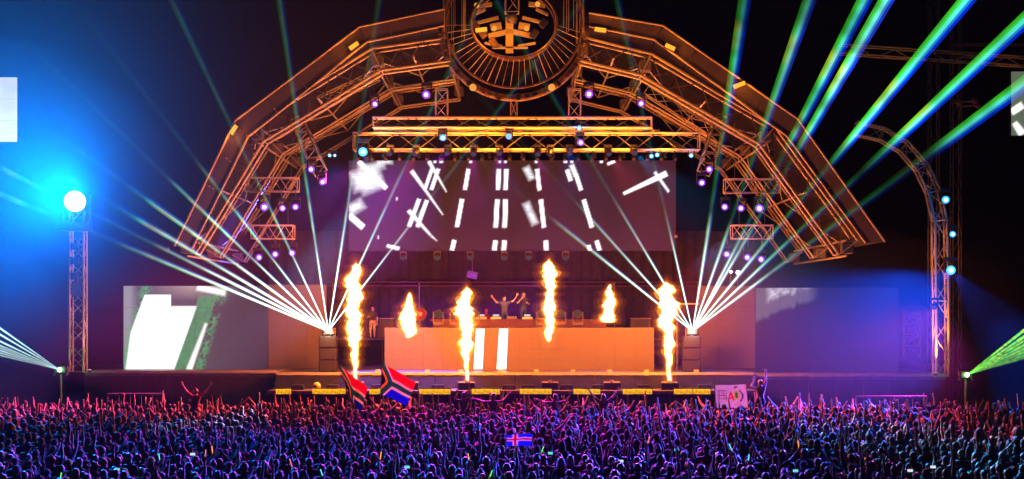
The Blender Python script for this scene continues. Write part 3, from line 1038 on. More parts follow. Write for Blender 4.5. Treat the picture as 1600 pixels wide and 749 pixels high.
for i, (px, py, Y, tp, lab) in enumerate(VL):
    tgt = (random.uniform(-8, 8), -40, 3)
    big = px in (920, 413, 1187, 667)
    t, p, d = moving_head(px, py, Y, 'violet', (0.28, 0.05, 1.0), 2.0, lab, tgt, 1.0 if not big else 1.2, True, 'violet stage lamps', tp)
    point(t, p + d * .42, VIOLET, 6 if not big else 13, .06)
# blue and cyan lamps
BLU = [(567, 237, 2.7, 'cyan_small', (0.05, 0.65, 1.0), 2.6, 1.35, 'bright cyan spotlight at the end of the long truss by the screen corner', None),
       (692, 215, 2.7, 'blue_white', (0.02, 0.35, 1.0), 2.2, 1.0, 'blue lamp on the lower long truss above the crossing strokes of the screen', None),
       (905, 200, 2.5, 'blue_white', (0.02, 0.35, 1.0), 2.2, .8, 'small pale blue lamp on the upper long truss below the big violet lamp', None),
       (515, 243, 3.0, 'blue_white', (0.02, 0.35, 1.0), 2.2, .55, 'tiny blue lamp beside the bright cyan spotlight, outer one', 235),
       (523, 243, 3.0, 'blue_white', (0.02, 0.35, 1.0), 2.2, .5, 'tiny blue lamp beside the bright cyan spotlight, inner one', 235),
       (1018, 244, 3.0, 'blue_white', (0.02, 0.35, 1.0), 2.2, .7, 'small cyan lamp over the slanted stroke of the screen, inner one', 235),
       (1027, 242, 3.0, 'blue_white', (0.02, 0.35, 1.0), 2.2, .7, 'small cyan lamp over the slanted stroke of the screen, outer one', 235),
       (1080, 243, 3.0, 'blue_white', (0.02, 0.35, 1.0), 2.2, .7, 'small cyan lamp at the far end of the lower long truss', 235),
       (795, 213, 2.7, 'blue_dim', (0.15, 0.35, 1.0), 2.0, .9, 'dim blue lamp in the middle of the lower long truss', None),
       (1477, 312, -.2, 'blue_white', (0.02, 0.35, 1.0), 2.2, 1.1, 'topmost of three blue lamps on the arched tower', None),
       (1488, 366, -.2, 'blue_white', (0.02, 0.35, 1.0), 2.2, .9, 'middle one of three blue lamps on the arched tower', None),
       (1485, 422, -.2, 'blue_bright', (0.03, 0.4, 1.0), 3.0, 1.3, 'lowest and brightest of three blue lamps on the arched tower', None)]
for (px, py, Y, key, c, s, size, lab, tp) in BLU:
    t, p, d = moving_head(px, py, Y, key, c, s, lab, (0 if px < 1400 else 8, -50, 4), size, True, 'blue stage lamps', tp)
    q = p + d * (.22 * size + .15)
    if px == 567:
        point(t, q, (0, .5, 1), 130, .08)
        spot(t, q, P(612, 470, 1.0), BLUE, 60000, 34, .4)
        spot(t, q, P(465, 325, 6.5), BLUE, 45000, 36, .5)
    elif px == 1485:
        point(t, q, (0.0, 0.22, 1.0), 40, .1)
        spot(t, q, P(1275, 610, -9.0), (0.0, 0.07, 1.0), 200000, 46, .35)
        spot(t, q, P(1640, 610, -6), (0.0, 0.07, 1.0), 120000, 36, .3)
    elif px in (1477, 1488):
        point(t, q, (0, .2, 1), 14, .08)
    elif px in (1018, 1080):
        point(t, q, CYAN, 14, .06)
        spot(t, q, P(px + (-40 if px == 1018 else 12), 400, 1.5), BLUE, 9000, 26, .35)
    elif px in (692, 905):
        point(t, q, (0, .25, 1), 14, .06)

WASH_K = 2.0
FIRE_K = 0.50
# crowd washes: lamps on the long trusses turned to the audience
WASH = [(610, 238, (-10.5, -13), (0.0, 0.42, 1.0), 90000, 13, 'wash lamp over the crossing strokes of the screen', ),
        (650, 238, (-8, -7), (1.0, 0.03, 0.12), 52000, 42, 'wash lamp over the pair of slanted dashes'),
        (740, 238, (-2, -11), (0.9, 0.01, 0.8), 70000, 32, 'wash lamp over the single leaning dash'),
        (780, 238, (0.5, -20), (0.75, 0.01, 1.0), 60000, 28, 'wash lamp over the upright pair of dashes'),
        (840, 238, (3, -9), (1.0, 0.01, 0.62), 60000, 32, 'wash lamp over the dash right of the upright pair'),
        (890, 238, (3, -29), (0.0, 0.10, 1.0), 60000, 24, 'wash lamp over the broken dashes'),
        (950, 238, (10, -9), (1.0, 0.03, 0.16), 52000, 40, 'wash lamp over the empty dark half of the screen'),
        (990, 238, (13, -21), (0.0, 0.40, 1.0), 90000, 22, 'wash lamp over the slanted stroke'),
        (1460, 478, (14, -8.5), (1.0, 0.02, 0.6), 15000, 60, 'wash lamp low on the arched tower'),
        (700, 238, (-9, -25), (0.45, 0.01, 1.0), 50000, 30, 'wash lamp between the leaning dashes'),
        (575, 246, (-18, -8), (1.0, 0.03, 0.4), 56000, 34, 'wash lamp just under the cyan spotlight')]
for px, py, (tx, ty), c, pw, an, lab in WASH:
    tgt = zone(tx, ty)
    t, p, d = moving_head(px, py, 2.75 if px < 1400 else -.35, 'wash_off', (0.25, 0.12, 0.3), 0.35, 'black ' + lab + (', hung under the long truss' if px < 1400 else ', turned to the crowd'), tgt, .8, True, 'wash lamps turned to the crowd')
    spot(t, p + d * .4, tgt, c, pw * WASH_K, an, .7, .12)

tgt = P(800, 478, 6.1)
t, p, d = moving_head(860, 238, 2.75, 'wash_off', (0.25, 0.12, 0.3), 0.35, 'black lamp under the long truss turned down to the disc jockeys', tgt, .8, True, 'wash lamps turned to the crowd')
spot(t, p + d * .4, tgt, (1.0, .6, .8), 5200, 13, .6, .1)
# moving heads, idle on the booth; under the screen some carry added light
for i, px in enumerate((685, 711, 741, 846, 876, 903)):
    moving_head(px, 491, 5.0, 'dim_amber', (1.0, 0.5, 0.15), 0.10, ['idle black moving head lamp on the booth, ' + s_ for s_ in (
        'beside the round red lamp', 'just left of the tall central flame', 'right next to the tall central flame', 'left of the thin flame near the desk', 'right of the thin flame near the desk', 'farthest from the desk toward the short flame')][i],
        (0, -40, 6), 1.25, False, 'idle lamps on the booth')
for i, px in enumerate((630, 683, 735, 788, 826, 884)):
    t, p, d = moving_head(px, 403, 8.6, 'dim_white', (0.9, 0.85, 0.9), 0.06, 'idle black lamp hanging under the main screen, ' + ('below the white wedge', 'below the crossing strokes', 'below the leaning dashes', 'below the upright pair of dashes', 'just right of the upright pair', 'above the thin flame side')[i],
                (0, -40, 3), .8, True, 'idle lamps under the screen', 391)
    if i % 2 == 0:  # violet light added on idle lamps to tint the curtain behind
        spot(t, p + Vector((0, -.2, -.25)), p + Vector((0, 1.2, -4)), (.45, .03, .9), 1100, 110, .8, .1)
# dark cans hanging along the lower truss
for i in range(24):
    px = 560 + i * 21.5
    p = P(px, 246, 3.2)
    t = thing('hanging_can', 'small black lamp can hanging in the row above the screen edge', 'lamp can', p, 'row of lamp cans above the screen')
    bar('stem', t, P(px, 236, 3.2), p, 0.02, M_BLACK, 6)
    o = bar('can', t, p + Vector((0, .1, .05)), p + Vector((0, -.12, -.12)), 0.085, M_BLACK, 10)
# white floods right
for i, (px, py) in enumerate(((1142, 425), (1153, 426))):
    p = P(px, py, 5.5)
    t = thing('white_floodlight', 'small white floodlight over the orange panel near the violet lamps, ' + ('dimmer one', 'brighter one')[i], 'floodlight', p, 'white floods')
    box('case', t, p + Vector((0, .08, 0)), (.26, .16, .2), M_BLACK, bev=.1)
    bar('lens', t, p, p + Vector((0, -.03, 0)), .07 + .03 * i, emit('flood_lens', (1, .9, .85), 5), 12)
    bar('stand', t, p + Vector((0, .1, 0)), Vector((p.x, 5.6, DECK)), .03, M_STEEL, 6)
# round red lamp on the booth
p = P(657, 491, 5.0)
t = thing('red_lamp', 'round red glowing lamp on the booth end beside the small flame', 'lamp', p)
bar('dish', t, p, p + Vector((0, -.1, 0)), .33, M_BLACK, 16)
bar('lens', t, p + Vector((0, -.1, 0)), p + Vector((0, -.12, 0)), .27, emit('red_lens', (1, .02, .02), .55), 16)
bar('lens', t, p + Vector((0, -.12, 0)), p + Vector((0, -.135, 0)), .1, emit('red_core', (1, .2, .1), 1.2), 12)
bar('stand', t, Vector((p.x, p.y, BT)), p, .05, M_BLACK)
# yellow ball on the step
p = P(495, 597, -1.6)
bm = bmesh.new()
bmesh.ops.create_uvsphere(bm, u_segments=20, v_segments=12, radius=.17)
for v in bm.verts:
    v.co *= 1 + .03 * noise.noise(v.co * 9)
o = link('yellow_ball', from_bm(bm, 'yellow_ball', mat('yellow_vinyl', (.85, .6, .05), .4), True))
o.location = (p.x, -1.6, LEDGE + .17)
tag(o, 'yellow ball lying on the stage step', 'ball')
# monitors and small boxes on the step
for i, px in enumerate((465, 520, 590, 685, 795, 825, 885, 935, 1005, 1100)):
    p = P(px, 606, -1.2)
    t = thing('floor_monitor', 'low black floor monitor on the stage step ' + ('beside the yellow ball, outer side', 'between yellow ball and first flame machine', 'just past the first flame machine', 'behind the big striped flag side', 'under the right white bar',
              'under the microphone holder', 'right of the thin flame', 'left of the short flame', 'between the last two flame machines', 'nearest the cream banner')[i], 'monitor', (p.x, -1.2, LEDGE), 'floor monitors on the step')
    prism('cabinet', t, [(p.x - .3, LEDGE), (p.x + .3, LEDGE), (p.x + .24, LEDGE + .2), (p.x - .24, LEDGE + .2)], -1.4, -.95, M_BLACK)
    box('grille', t, (p.x, -1.41, LEDGE + .1), (.42, .02, .14), M_STEEL)

# ------------------------------------------------------------------ laser projectors and their beams
GLOW_BEAM = glow_mat('laser_light', 1.0)


def beam_mesh(p0, p1, r0, r1, colf, off=Vector((0, 0, 0)), seed=0, n=8, rings=110):
    """cone of lit air from p0 to p1; colf(t) -> colour"""
    p0, p1 = Vector(p0), Vector(p1)
    d = (p1 - p0).normalized()
    u = d.orthogonal().normalized()
    w_ = d.cross(u)
    T = np.linspace(0, 1, rings) ** 1.15
    A = np.linspace(0, 2 * np.pi, n, endpoint=False)
    X = np.zeros((rings, n, 3))
    C = np.zeros((rings, n, 3))
    for i, t_ in enumerate(T):
        r_ = r0 + (r1 - r0) * t_
        c = p0.lerp(p1, t_) + off * r_
        for j, a in enumerate(A):
            X[i, j] = c + (u * math.cos(a) + w_ * math.sin(a)) * r_
        C[i] = colf(t_)
    return X, C


def lerp_stops(stops, t_):
    for (a, ca), (b, cb) in zip(stops, stops[1:]):
        if t_ <= b:
            f_ = (t_ - a) / max(1e-6, b - a)
            return np.array(ca) * (1 - f_) + np.array(cb) * f_
    return np.array(stops[-1][1])


def add_beam(parent, p0, p1, r0, r1, profile, seed, side, amp=1.0):
    """one beam: a white core and green, cyan and blue sheaths lying beside each other"""
    rnd = lambda t_, k: 0.5 + 0.8 * (0.5 + 0.5 * noise.noise((t_ * 9 + seed * 3.1, k * 7.7, seed))) ** 1.3 + .9 * noise.noise((t_ * 34 + seed * 2.1, k * 3.7, seed))
    d = (Vector(p1) - Vector(p0)).normalized()
    sd = Vector((-d.z, 0, d.x)).normalized() * side
    parts = []
    shells = [('g', 0.6, 0.58), ('c', 0.0, 0.6), ('b', -0.65, 0.62), ('w', 0, .36)]
    Xs, Cs = [], []
    for key, off, rs in shells:
        def colf(t_, key=key):
            bright, white, patch = profile(t_)
            bright, white = bright ** 1.7, white * 1.9
            base = {'g': (0.03, .42, .01), 'c': (0.01, .19, .08), 'b': (0.0, .02, .55), 'w': (.05, .20, .06)}[key]
            c = np.array(base) * bright * (1 + (rnd(t_, len(key)) - 1) * patch)
            if key in ('g',):
                y = max(0, noise.noise((t_ * 30 + seed, 3.3, 1.7))) * 1.5 * patch
                c = c + np.array([.45, .15, 0]) * y * bright
            wv = {'w': 1.0, 'c': .55, 'g': .45, 'b': .45}.get(key, 0.05)
            return (c + white * wv * np.array([.85, .95, .9])) * amp
        X, C = beam_mesh(p0, p1, r0 * rs, r1 * rs, colf, sd * off, seed, 8 if key != 'w' else 6)
        Xs.append(X)
        Cs.append(C)
    # one mesh per beam
    vs, fs, cs, base = [], [], [], 0
    for X, C in zip(Xs, Cs):
        nr, nc, _ = X.shape
        vs.append(X.reshape(-1, 3))
        cs.append(C.reshape(-1, 3))
        idx = np.arange(nr * nc).reshape(nr, nc) + base
        idx = np.concatenate([idx, idx[:, :1]], 1)
        fs.append(np.stack([idx[:-1, :-1], idx[:-1, 1:], idx[1:, 1:], idx[1:, :-1]], -1).reshape(-1, 4))
        base += nr * nc
    g_ = ORG[parent]
    me = raw_mesh('laser_beam', np.concatenate(vs) - np.array(g_), np.concatenate(fs), GLOW_BEAM, np.concatenate(cs), 'glow')
    return link('laser_beam', me, parent)


def raw_mesh(name, v, q, m, C=None, attr='print', matidx=None, smooth=True):
    me = bpy.data.meshes.new(name)
    k_ = q.shape[1]
    me.vertices.add(len(v))
    me.vertices.foreach_set('co', np.asarray(v, np.float32).ravel())
    me.loops.add(q.size)
    me.loops.foreach_set('vertex_index', q.astype(np.int32).ravel())
    me.polygons.add(len(q))
    me.polygons.foreach_set('loop_start', np.arange(0, q.size, k_, dtype=np.int32))
    me.polygons.foreach_set('loop_total', np.full(len(q), k_, dtype=np.int32))
    me.polygons.foreach_set('use_smooth', np.full(len(q), smooth))
    if C is not None:
        ca = me.color_attributes.new(attr, 'FLOAT_COLOR', 'POINT')
        ca.data.foreach_set('color', np.concatenate([C, np.ones((len(v), 1))], 1).astype(np.float32).ravel())
    for mm in (m if isinstance(m, (list, tuple)) else [m]):
        me.materials.append(mm)
    if matidx is not None:
        me.polygons.foreach_set('material_index', matidx.astype(np.int32))
    me.update(calc_edges=True)
    return me


def projector(px, py, Y, label, key, c):
    p = P(px, py, Y)
    t = thing('laser_projector', label, 'laser', p, 'laser projectors')
    box('case', t, p + Vector((0, .22, 0)), (.5, .38, .3), M_BLACK, bev=.05)
    bar('aperture', t, p + Vector((0, .04, 0)), p + Vector((0, -.01, 0)), .10, emit('aperture_' + key, c, 8), 12)
    for sx in (-1, 1):
        box('bracket', t, p + Vector((sx * .28, .22, -.05)), (.03, .2, .4), M_STEEL)
    return t, p


# profile: brightness, whiteness, patchiness along the beam, t = 0 .. 1
def prof(stops):
    return lambda t_: tuple(lerp_stops(stops, t_))


t, pl = projector(513, 518, 0.8, 'laser projector fanning beams toward the blazing cyan lamp side', 'warm', (1.0, .85, .6))
LEFT = [  # end pixel, end depth, stops
    ((-60, 276), -16, [(0, (.9, .55, .2)), (.25, (.8, .40, .3)), (.45, (.55, .05, .6)), (.62, (.20, 0, 1)), (.80, (.02, 0, 1)), (.9, (.3, 0, 1)), (1, (.0, 0, 1))]),
    ((-60, 230), -16, [(0, (.9, .55, .2)), (.25, (.8, .40, .3)), (.42, (.5, .05, .6)), (.56, (.18, 0, 1)), (.78, (.03, 0, 1)), (.9, (.3, 0, 1)), (1, (.0, 0, 1))]),
    ((60, 250), -14, [(0, (.9, .55, .2)), (.25, (.8, .38, .3)), (.45, (.45, .05, .6)), (.6, (.5, .06, 1)), (.7, (.4, 0, 1)), (.8, (.05, 0, 1)), (1, (.0, 0, 1))]),
    ((60, 188), -14, [(0, (.9, .55, .2)), (.25, (.8, .35, .3)), (.42, (.30, .02, .6)), (.52, (.6, .06, 1)), (.66, (.4, 0, 1)), (.76, (.1, 0, 1)), (1, (.0, 0, 1))]),
    ((20, 45), -14, [(0, (.9, .5, .2)), (.18, (.8, .32, .3)), (.30, (.30, .02, .6)), (.38, (.75, .05, 1)), (.48, (.55, .02, 1)), (.58, (.12, 0, .8)), (.8, (.05, 0, .8)), (1, (.02, 0, 1))]),
    ((130, 20), -12, [(0, (.9, .5, .2)), (.16, (.8, .3, .3)), (.28, (.35, .02, .6)), (.34, (.7, .02, 1)), (.48, (.45, 0, 1)), (.6, (.1, 0, .8)), (1, (.04, 0, .8))]),
    ((255, -30), -10, [(0, (.9, .5, .2)), (.13, (.8, .3, .3)), (.26, (.4, .03, .6)), (.34, (.6, .02, 1)), (.44, (.25, 0, 1)), (.55, (.15, 0, .5)), (.9, (.14, 0, .5)), (1, (.1, 0, .5))]),
    ((433, -30), -8, [(0, (.9, .5, .2)), (.14, (.8, .3, .3)), (.28, (.5, .05, .6)), (.42, (.55, .01, 1)), (.5, (.25, 0, .7)), (.75, (.18, 0, .5)), (1, (.14, 0, .5))]),
    ((598, -30), -8, [(0, (.9, .5, .2)), (.16, (.8, .32, .3)), (.3, (.5, .08, .6)), (.42, (.35, .02, .8)), (.5, (.16, 0, .5)), (.75, (.12, 0, .5)), (1, (.10, 0, .5))]),
    ((768, -30), -6, [(0, (.9, .5, .2)), (.15, (.7, .28, .3)), (.28, (.5, .06, .6)), (.4, (.42, .01, 1)), (.5, (.18, 0, .6)), (.8, (.12, 0, .5)), (1, (.08, 0, .5))]),
    ((935, -30), -4, [(0, (.9, .5, .2)), (.12, (.7, .28, .3)), (.24, (.5, .06, .6)), (.34, (.42, .01, 1)), (.42, (.16, 0, .6)), (.8, (.09, 0, .5)), (1, (.05, 0, .5))])]
for i, ((ex, ey), eY, stops) in enumerate(LEFT):
    add_beam(t, pl, P(ex, ey, eY), 0.026, 0.17, prof(stops), i + 1.3, 1, .85)
point(t, pl + Vector((0, -.15, 0)), (1, .8, .5), 90, .05)

t, pr = projector(1082, 518, 0.8, 'laser projector fanning broad green beams toward the arched tower', 'warm', (1.0, .85, .6))
RIGHT = [
    ((690, 203), -6, [(0, (.9, .55, .2)), (.2, (.8, .36, .3)), (.4, (.5, .08, .7)), (.52, (.45, .02, 1)), (.6, (.1, 0, .6)), (1, (.03, 0, .5))]),
    ((690, 82), -6, [(0, (.9, .55, .2)), (.16, (.8, .34, .3)), (.3, (.5, .08, .7)), (.42, (.5, .02, 1)), (.5, (.1, 0, .6)), (1, (.03, 0, .5))]),
    ((775, 0), -6, [(0, (.9, .55, .2)), (.16, (.8, .34, .3)), (.28, (.5, .08, .7)), (.36, (.45, .02, 1)), (.44, (.16, 0, .6)), (.8, (.12, 0, .5)), (1, (.10, 0, .5))]),
    ((958, -30), -6, [(0, (.9, .55, .2)), (.15, (.7, .34, .3)), (.26, (.5, .10, .7)), (.32, (.4, .01, 1)), (.38, (.18, 0, .6)), (.8, (.15, 0, .5)), (1, (.15, 0, .5))]),
    ((1168, -30), -8, [(0, (.9, .5, .2)), (.16, (.7, .3, .3)), (.30, (.6, .08, .7)), (.38, (.25, 0, .7)), (.62, (.2, 0, .6)), (.70, (.5, 0, 1)), (.8, (.55, 0, 1)), (1, (.3, 0, .8))]),
    ((1275, -30), -10, [(0, (.9, .5, .2)), (.16, (.7, .3, .3)), (.28, (.55, .06, .7)), (.36, (.22, 0, .7)), (.58, (.2, 0, .6)), (.64, (.6, 0, 1)), (.8, (.7, .01, 1)), (1, (.45, 0, .8))]),
    ((1366, -30), -12, [(0, (.9, .5, .2)), (.16, (.7, .3, .3)), (.28, (.55, .04, .8)), (.36, (.28, 0, .7)), (.56, (.14, 0, .6)), (.63, (.7, 0, 1)), (.8, (.9, 0, 1)), (1, (.7, 0, .9))]),
    ((1402, -30), -12, [(0, (.9, .5, .2)), (.16, (.7, .3, .3)), (.28, (.55, .04, .8)), (.36, (.28, 0, .7)), (.56, (.14, 0, .6)), (.63, (.8, 0, 1)), (.8, (1.1, .02, 1)), (1, (1, .01, .9))]),
    ((1535, -30), -14, [(0, (.9, .5, .2)), (.16, (.7, .3, .3)), (.28, (.6, .03, .8)), (.38, (.30, 0, .7)), (.54, (.14, 0, .5)), (.58, (.55, 0, .6)), (.63, (1.2, .01, .6)), (.8, (1.1, .0, .7)), (1, (1, 0, .7))]),
    ((1640, -5), -15, [(0, (.9, .5, .2)), (.15, (.7, .3, .3)), (.26, (.6, .03, .8)), (.36, (.30, 0, .7)), (.55, (.14, 0, .5)), (.60, (.3, 0, .6)), (.67, (1.1, .0, .6)), (.8, (1.0, .0, .7)), (1, (.8, 0, .7))]),
    ((1660, 86), -15, [(0, (.9, .5, .2)), (.15, (.7, .3, .3)), (.26, (.6, .03, .8)), (.36, (.30, 0, .7)), (.60, (.14, 0, .5)), (.70, (.2, 0, .6)), (.77, (.75, .0, .6)), (.9, (.9, .0, .7)), (1, (.9, 0, .7))])]
for i, ((ex, ey), eY, stops) in enumerate(RIGHT):
    add_beam(t, pr, P(ex, ey, eY), 0.026, 0.18 if i < 4 else .28, prof(stops), i + 21.7, 1, .6)
point(t, pr + Vector((0, -.15, 0)), (1, .8, .5), 90, .05)

t, p = projector(93, 578, -0.5, 'laser projector low beside the slim tower, beams toward the field edge', 'green', (.5, 1.0, .5))
for i, (ey, b) in enumerate(((500, .9), (513, .9), (527, .8), (536, .5), (541, .4), (546, .5), (551, .4), (556, .35))):
    add_beam(t, p, P(-30, ey - 8, -6), 0.02, 0.07, prof([(0, (.5, .05, .3)), (.3, (.8 * b, .12 * b, .8)), (1, (1.3 * b, .25 * b, .6))]), i + 41, 1, .6)
point(t, p + Vector((0, -.2, 0)), (.2, 1, .15), 18, .05)
bar('stand', t, p + Vector((0, .2, -.1)), Vector((p.x, p.y + .2, 0)), .05, M_STEEL)
t, p = projector(1511, 586, -0.5, 'laser projector low beside the arched tower, green beams away from the stage', 'green', (.5, 1.0, .5))
for i, (ey, b) in enumerate(((510, 1.2), (522, 1.1), (530, .9), (538, 1.0), (545, .8), (551, .7), (557, .6), (562, .5))):
    sh_ = prof([(0, (.6, .0, .3)), (.3, (.8 * b, 0, .8)), (1, (1.0 * b, 0, .6))])
    bmo = add_beam(t, p, P(1620, ey - 8, -4), 0.03, 0.11, sh_, i + 61, 1, .7)
    ca = bmo.data.color_attributes['glow']
    arr = np.empty(len(ca.data) * 4, np.float32)
    ca.data.foreach_get('color', arr)
    arr = arr.reshape(-1, 4)
    arr[:, 2] *= .12
    arr[:, 0] += arr[:, 1] * .12
    ca.data.foreach_set('color', arr.ravel())
point(t, p + Vector((0, -.2, 0)), (.15, 1, .05), 18, .05)
bar('stand', t, p + Vector((0, .2, -.1)), Vector((p.x, p.y + .2, 0)), .05, M_STEEL)

# speaker stacks carrying the lasers
for px, lab in ((513, 'black speaker stack under the laser, beside the bright side wall panel'), (1080, 'black speaker stack under the laser, toward the arched tower')):
    p = P(px, 524, 1.1)
    t = thing('speaker_stack', lab, 'speaker stack', (p.x, 1.1, DECK), 'speaker stacks under the lasers')
    hh = (p.z - .02 - DECK) / 3
    for i in range(3):
        c_ = box('cabinet', t, (p.x, 1.1, DECK + hh * (i + .5)), (.78, .7, hh - .02), M_BLACK, bev=.03)
        box('grille', t, (p.x, .745, DECK + hh * (i + .5)), (.68, .02, hh - .1), mat('dark_grille', (.018, .018, .02), .6))
# thin tie line on the right
t = thing('tie_rail', 'thin orange lit rail between the big flame and the laser', 'rail', P(1060, 475, 3), None)
bar('rail', t, P(1056, 475, 3), P(1092, 475, 3), .035, M_ALU)
bar('post', t, P(1058, 475, 3), Vector((P(1058, 0, 3).x, 3, DECK)), .03, M_STEEL)

# ------------------------------------------------------------------ flames
GLOW_FIRE = glow_mat('fire_light', 1.0)


def flame_mesh(prof_px, Y, seed, org):
    """prof_px: (py, centre px, half width px), bottom to top; nested shells of burning gas, the widest painted as halo glow"""
    pr_ = sorted(prof_px, key=lambda a: -a[0])
    ys = np.array([a[0] for a in pr_], float)
    cx = np.array([a[1] for a in pr_], float)
    hw = np.array([a[2] for a in pr_], float)
    k_ = (Y + D) / F
    V, Q, C, base = [], [], [], 0
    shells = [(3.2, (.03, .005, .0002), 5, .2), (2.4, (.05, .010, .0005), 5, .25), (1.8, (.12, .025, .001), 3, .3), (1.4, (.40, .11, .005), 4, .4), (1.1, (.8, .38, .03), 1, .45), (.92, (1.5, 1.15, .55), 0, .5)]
    n, rg = 22, 84
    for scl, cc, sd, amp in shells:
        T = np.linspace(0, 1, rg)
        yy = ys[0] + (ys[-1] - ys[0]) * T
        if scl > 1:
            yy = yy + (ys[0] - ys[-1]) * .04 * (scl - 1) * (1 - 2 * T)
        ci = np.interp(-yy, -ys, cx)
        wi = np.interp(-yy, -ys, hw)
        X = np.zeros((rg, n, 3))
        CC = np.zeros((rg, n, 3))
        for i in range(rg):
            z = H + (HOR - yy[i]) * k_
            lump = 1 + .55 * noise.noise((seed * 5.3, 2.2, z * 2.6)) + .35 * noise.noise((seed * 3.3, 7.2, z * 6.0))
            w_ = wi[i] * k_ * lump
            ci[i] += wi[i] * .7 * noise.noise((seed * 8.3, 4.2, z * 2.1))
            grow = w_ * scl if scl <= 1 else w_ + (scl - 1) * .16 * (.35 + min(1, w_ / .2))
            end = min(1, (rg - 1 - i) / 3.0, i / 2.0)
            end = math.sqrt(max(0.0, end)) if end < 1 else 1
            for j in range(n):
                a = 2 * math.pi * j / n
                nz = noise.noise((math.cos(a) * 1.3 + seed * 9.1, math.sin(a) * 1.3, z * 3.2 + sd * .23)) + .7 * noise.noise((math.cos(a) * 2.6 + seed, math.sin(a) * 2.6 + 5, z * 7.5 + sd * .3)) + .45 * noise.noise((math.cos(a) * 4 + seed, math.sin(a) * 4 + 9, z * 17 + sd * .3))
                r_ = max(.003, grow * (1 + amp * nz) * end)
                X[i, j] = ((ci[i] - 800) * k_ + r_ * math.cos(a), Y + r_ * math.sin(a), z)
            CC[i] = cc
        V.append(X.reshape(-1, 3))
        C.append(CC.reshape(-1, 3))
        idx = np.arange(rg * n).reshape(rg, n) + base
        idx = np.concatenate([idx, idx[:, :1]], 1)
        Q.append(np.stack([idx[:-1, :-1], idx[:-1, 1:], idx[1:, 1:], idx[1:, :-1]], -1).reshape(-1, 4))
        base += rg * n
    return raw_mesh('flame', np.concatenate(V) - np.array(org), np.concatenate(Q), GLOW_FIRE, np.concatenate(C), 'glow')


FL = [(555, [(598, 555, 1.2), (585, 555, 1.8), (565, 554.5, 4), (540, 554, 7), (515, 554, 8.5), (490, 552, 9), (468, 553, 8), (455, 552, 11.5), (440, 552, 12.5), (426, 553, 10), (416, 555, 6), (412, 556, 2)], 6200,
       'flame machine with the tall bulbous flame beside the left laser'.replace('left laser', 'speaker stack and yellow ball')),
      (641, [(528, 637, 2), (522, 638, 8), (508, 637, 9.5), (495, 635, 9), (485, 636, 7), (475, 638, 5), (464, 640, 2.5), (458, 640, 1)], 3600, 'flame machine with the small pointed flame before the red lamp'),
      (729, [(598, 730, 1.0), (585, 730, 1.6), (565, 729, 4), (540, 728, 7), (518, 728, 8), (500, 726, 10), (480, 727, 10.5), (464, 728, 8.5), (453, 729, 4), (449, 729, 1)], 5200, 'flame machine with the flame beside the two white bars'),
      (859, [(534, 857, 2), (526, 857, 6), (508, 858, 5), (490, 858, 6), (470, 858, 7), (456, 858, 5), (442, 858, 7.5), (426, 858, 8.5), (413, 857, 5), (406, 858, 1.5)], 3600, 'flame machine with the tall thin flame right of the disc jockeys'.replace('right of', 'next to')),
      (956, [(504, 952, 7), (497, 951, 9), (482, 951, 7.5), (466, 951, 6), (452, 952, 4), (445, 953, 2)], 3200, 'flame machine with the short stubby flame over the booth end'),
      (1046, [(604, 1046, 1.2), (585, 1045, 2.2), (565, 1045, 4), (540, 1044, 6.5), (515, 1044, 7.5), (496, 1043, 9.5), (482, 1043, 14.5), (468, 1042, 15), (455, 1042, 11), (447, 1041, 6), (442, 1041, 2)], 6200, 'flame machine with the broad headed flame beside the laser toward the arched tower')]
for i, (px, pf, pw, lab) in enumerate(FL):
    Y = -1.35
    p = P(px, 607, Y)
    t = thing('flame_machine', lab, 'flame machine', (p.x, Y, LEDGE), 'flame machines on the step')
    box('case', t, (p.x, Y, LEDGE + .16), (.75, .5, .3), M_BLACK, bev=.04)
    bar('nozzle', t, (p.x, Y, LEDGE + .3), (p.x, Y, LEDGE + .42), .07, M_STEEL, 10)
    for sx in (-1, 1):
        box('top_plate', t, (p.x + sx * .2, Y - .05, LEDGE + .325), (.3, .3, .03), mat('yellow_warning_plate', (.75, .5, .05), .5))
    fy = Y
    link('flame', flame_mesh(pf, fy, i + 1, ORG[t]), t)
    zt = sorted(a[0] for a in pf)
    wsum = sum(a[2] for a in pf)
    cy = sum(a[0] * a[2] for a in pf) / wsum
    cxp = sum(a[1] * a[2] for a in pf) / wsum
    point(t, P(cxp, cy, fy), (1.0, .17, .003), pw * FIRE_K, .35)

# ------------------------------------------------------------------ haze
bm = bmesh.new()
bmesh.ops.create_cube(bm, size=1.0, matrix=Matrix.Translation((0, 2, 15)) @ Matrix.Diagonal((230, 158, 32, 1)))
hm = bpy.data.materials.new('stage_haze')
hm.use_nodes = True
nt = hm.node_tree
nt.nodes.remove(nt.nodes['Principled BSDF'])
pv = nt.nodes.new('ShaderNodeVolumePrincipled')
pv.inputs['Color'].default_value = (.9, .92, .95, 1)
pv.inputs['Density'].default_value = 0.0002
pv.inputs['Anisotropy'].default_value = 0.0
nt.links.new(pv.outputs[0], nt.nodes['Material Output'].inputs['Volume'])
hz = link('haze', from_bm(bm, 'haze', hm))
hz['kind'] = 'stuff'


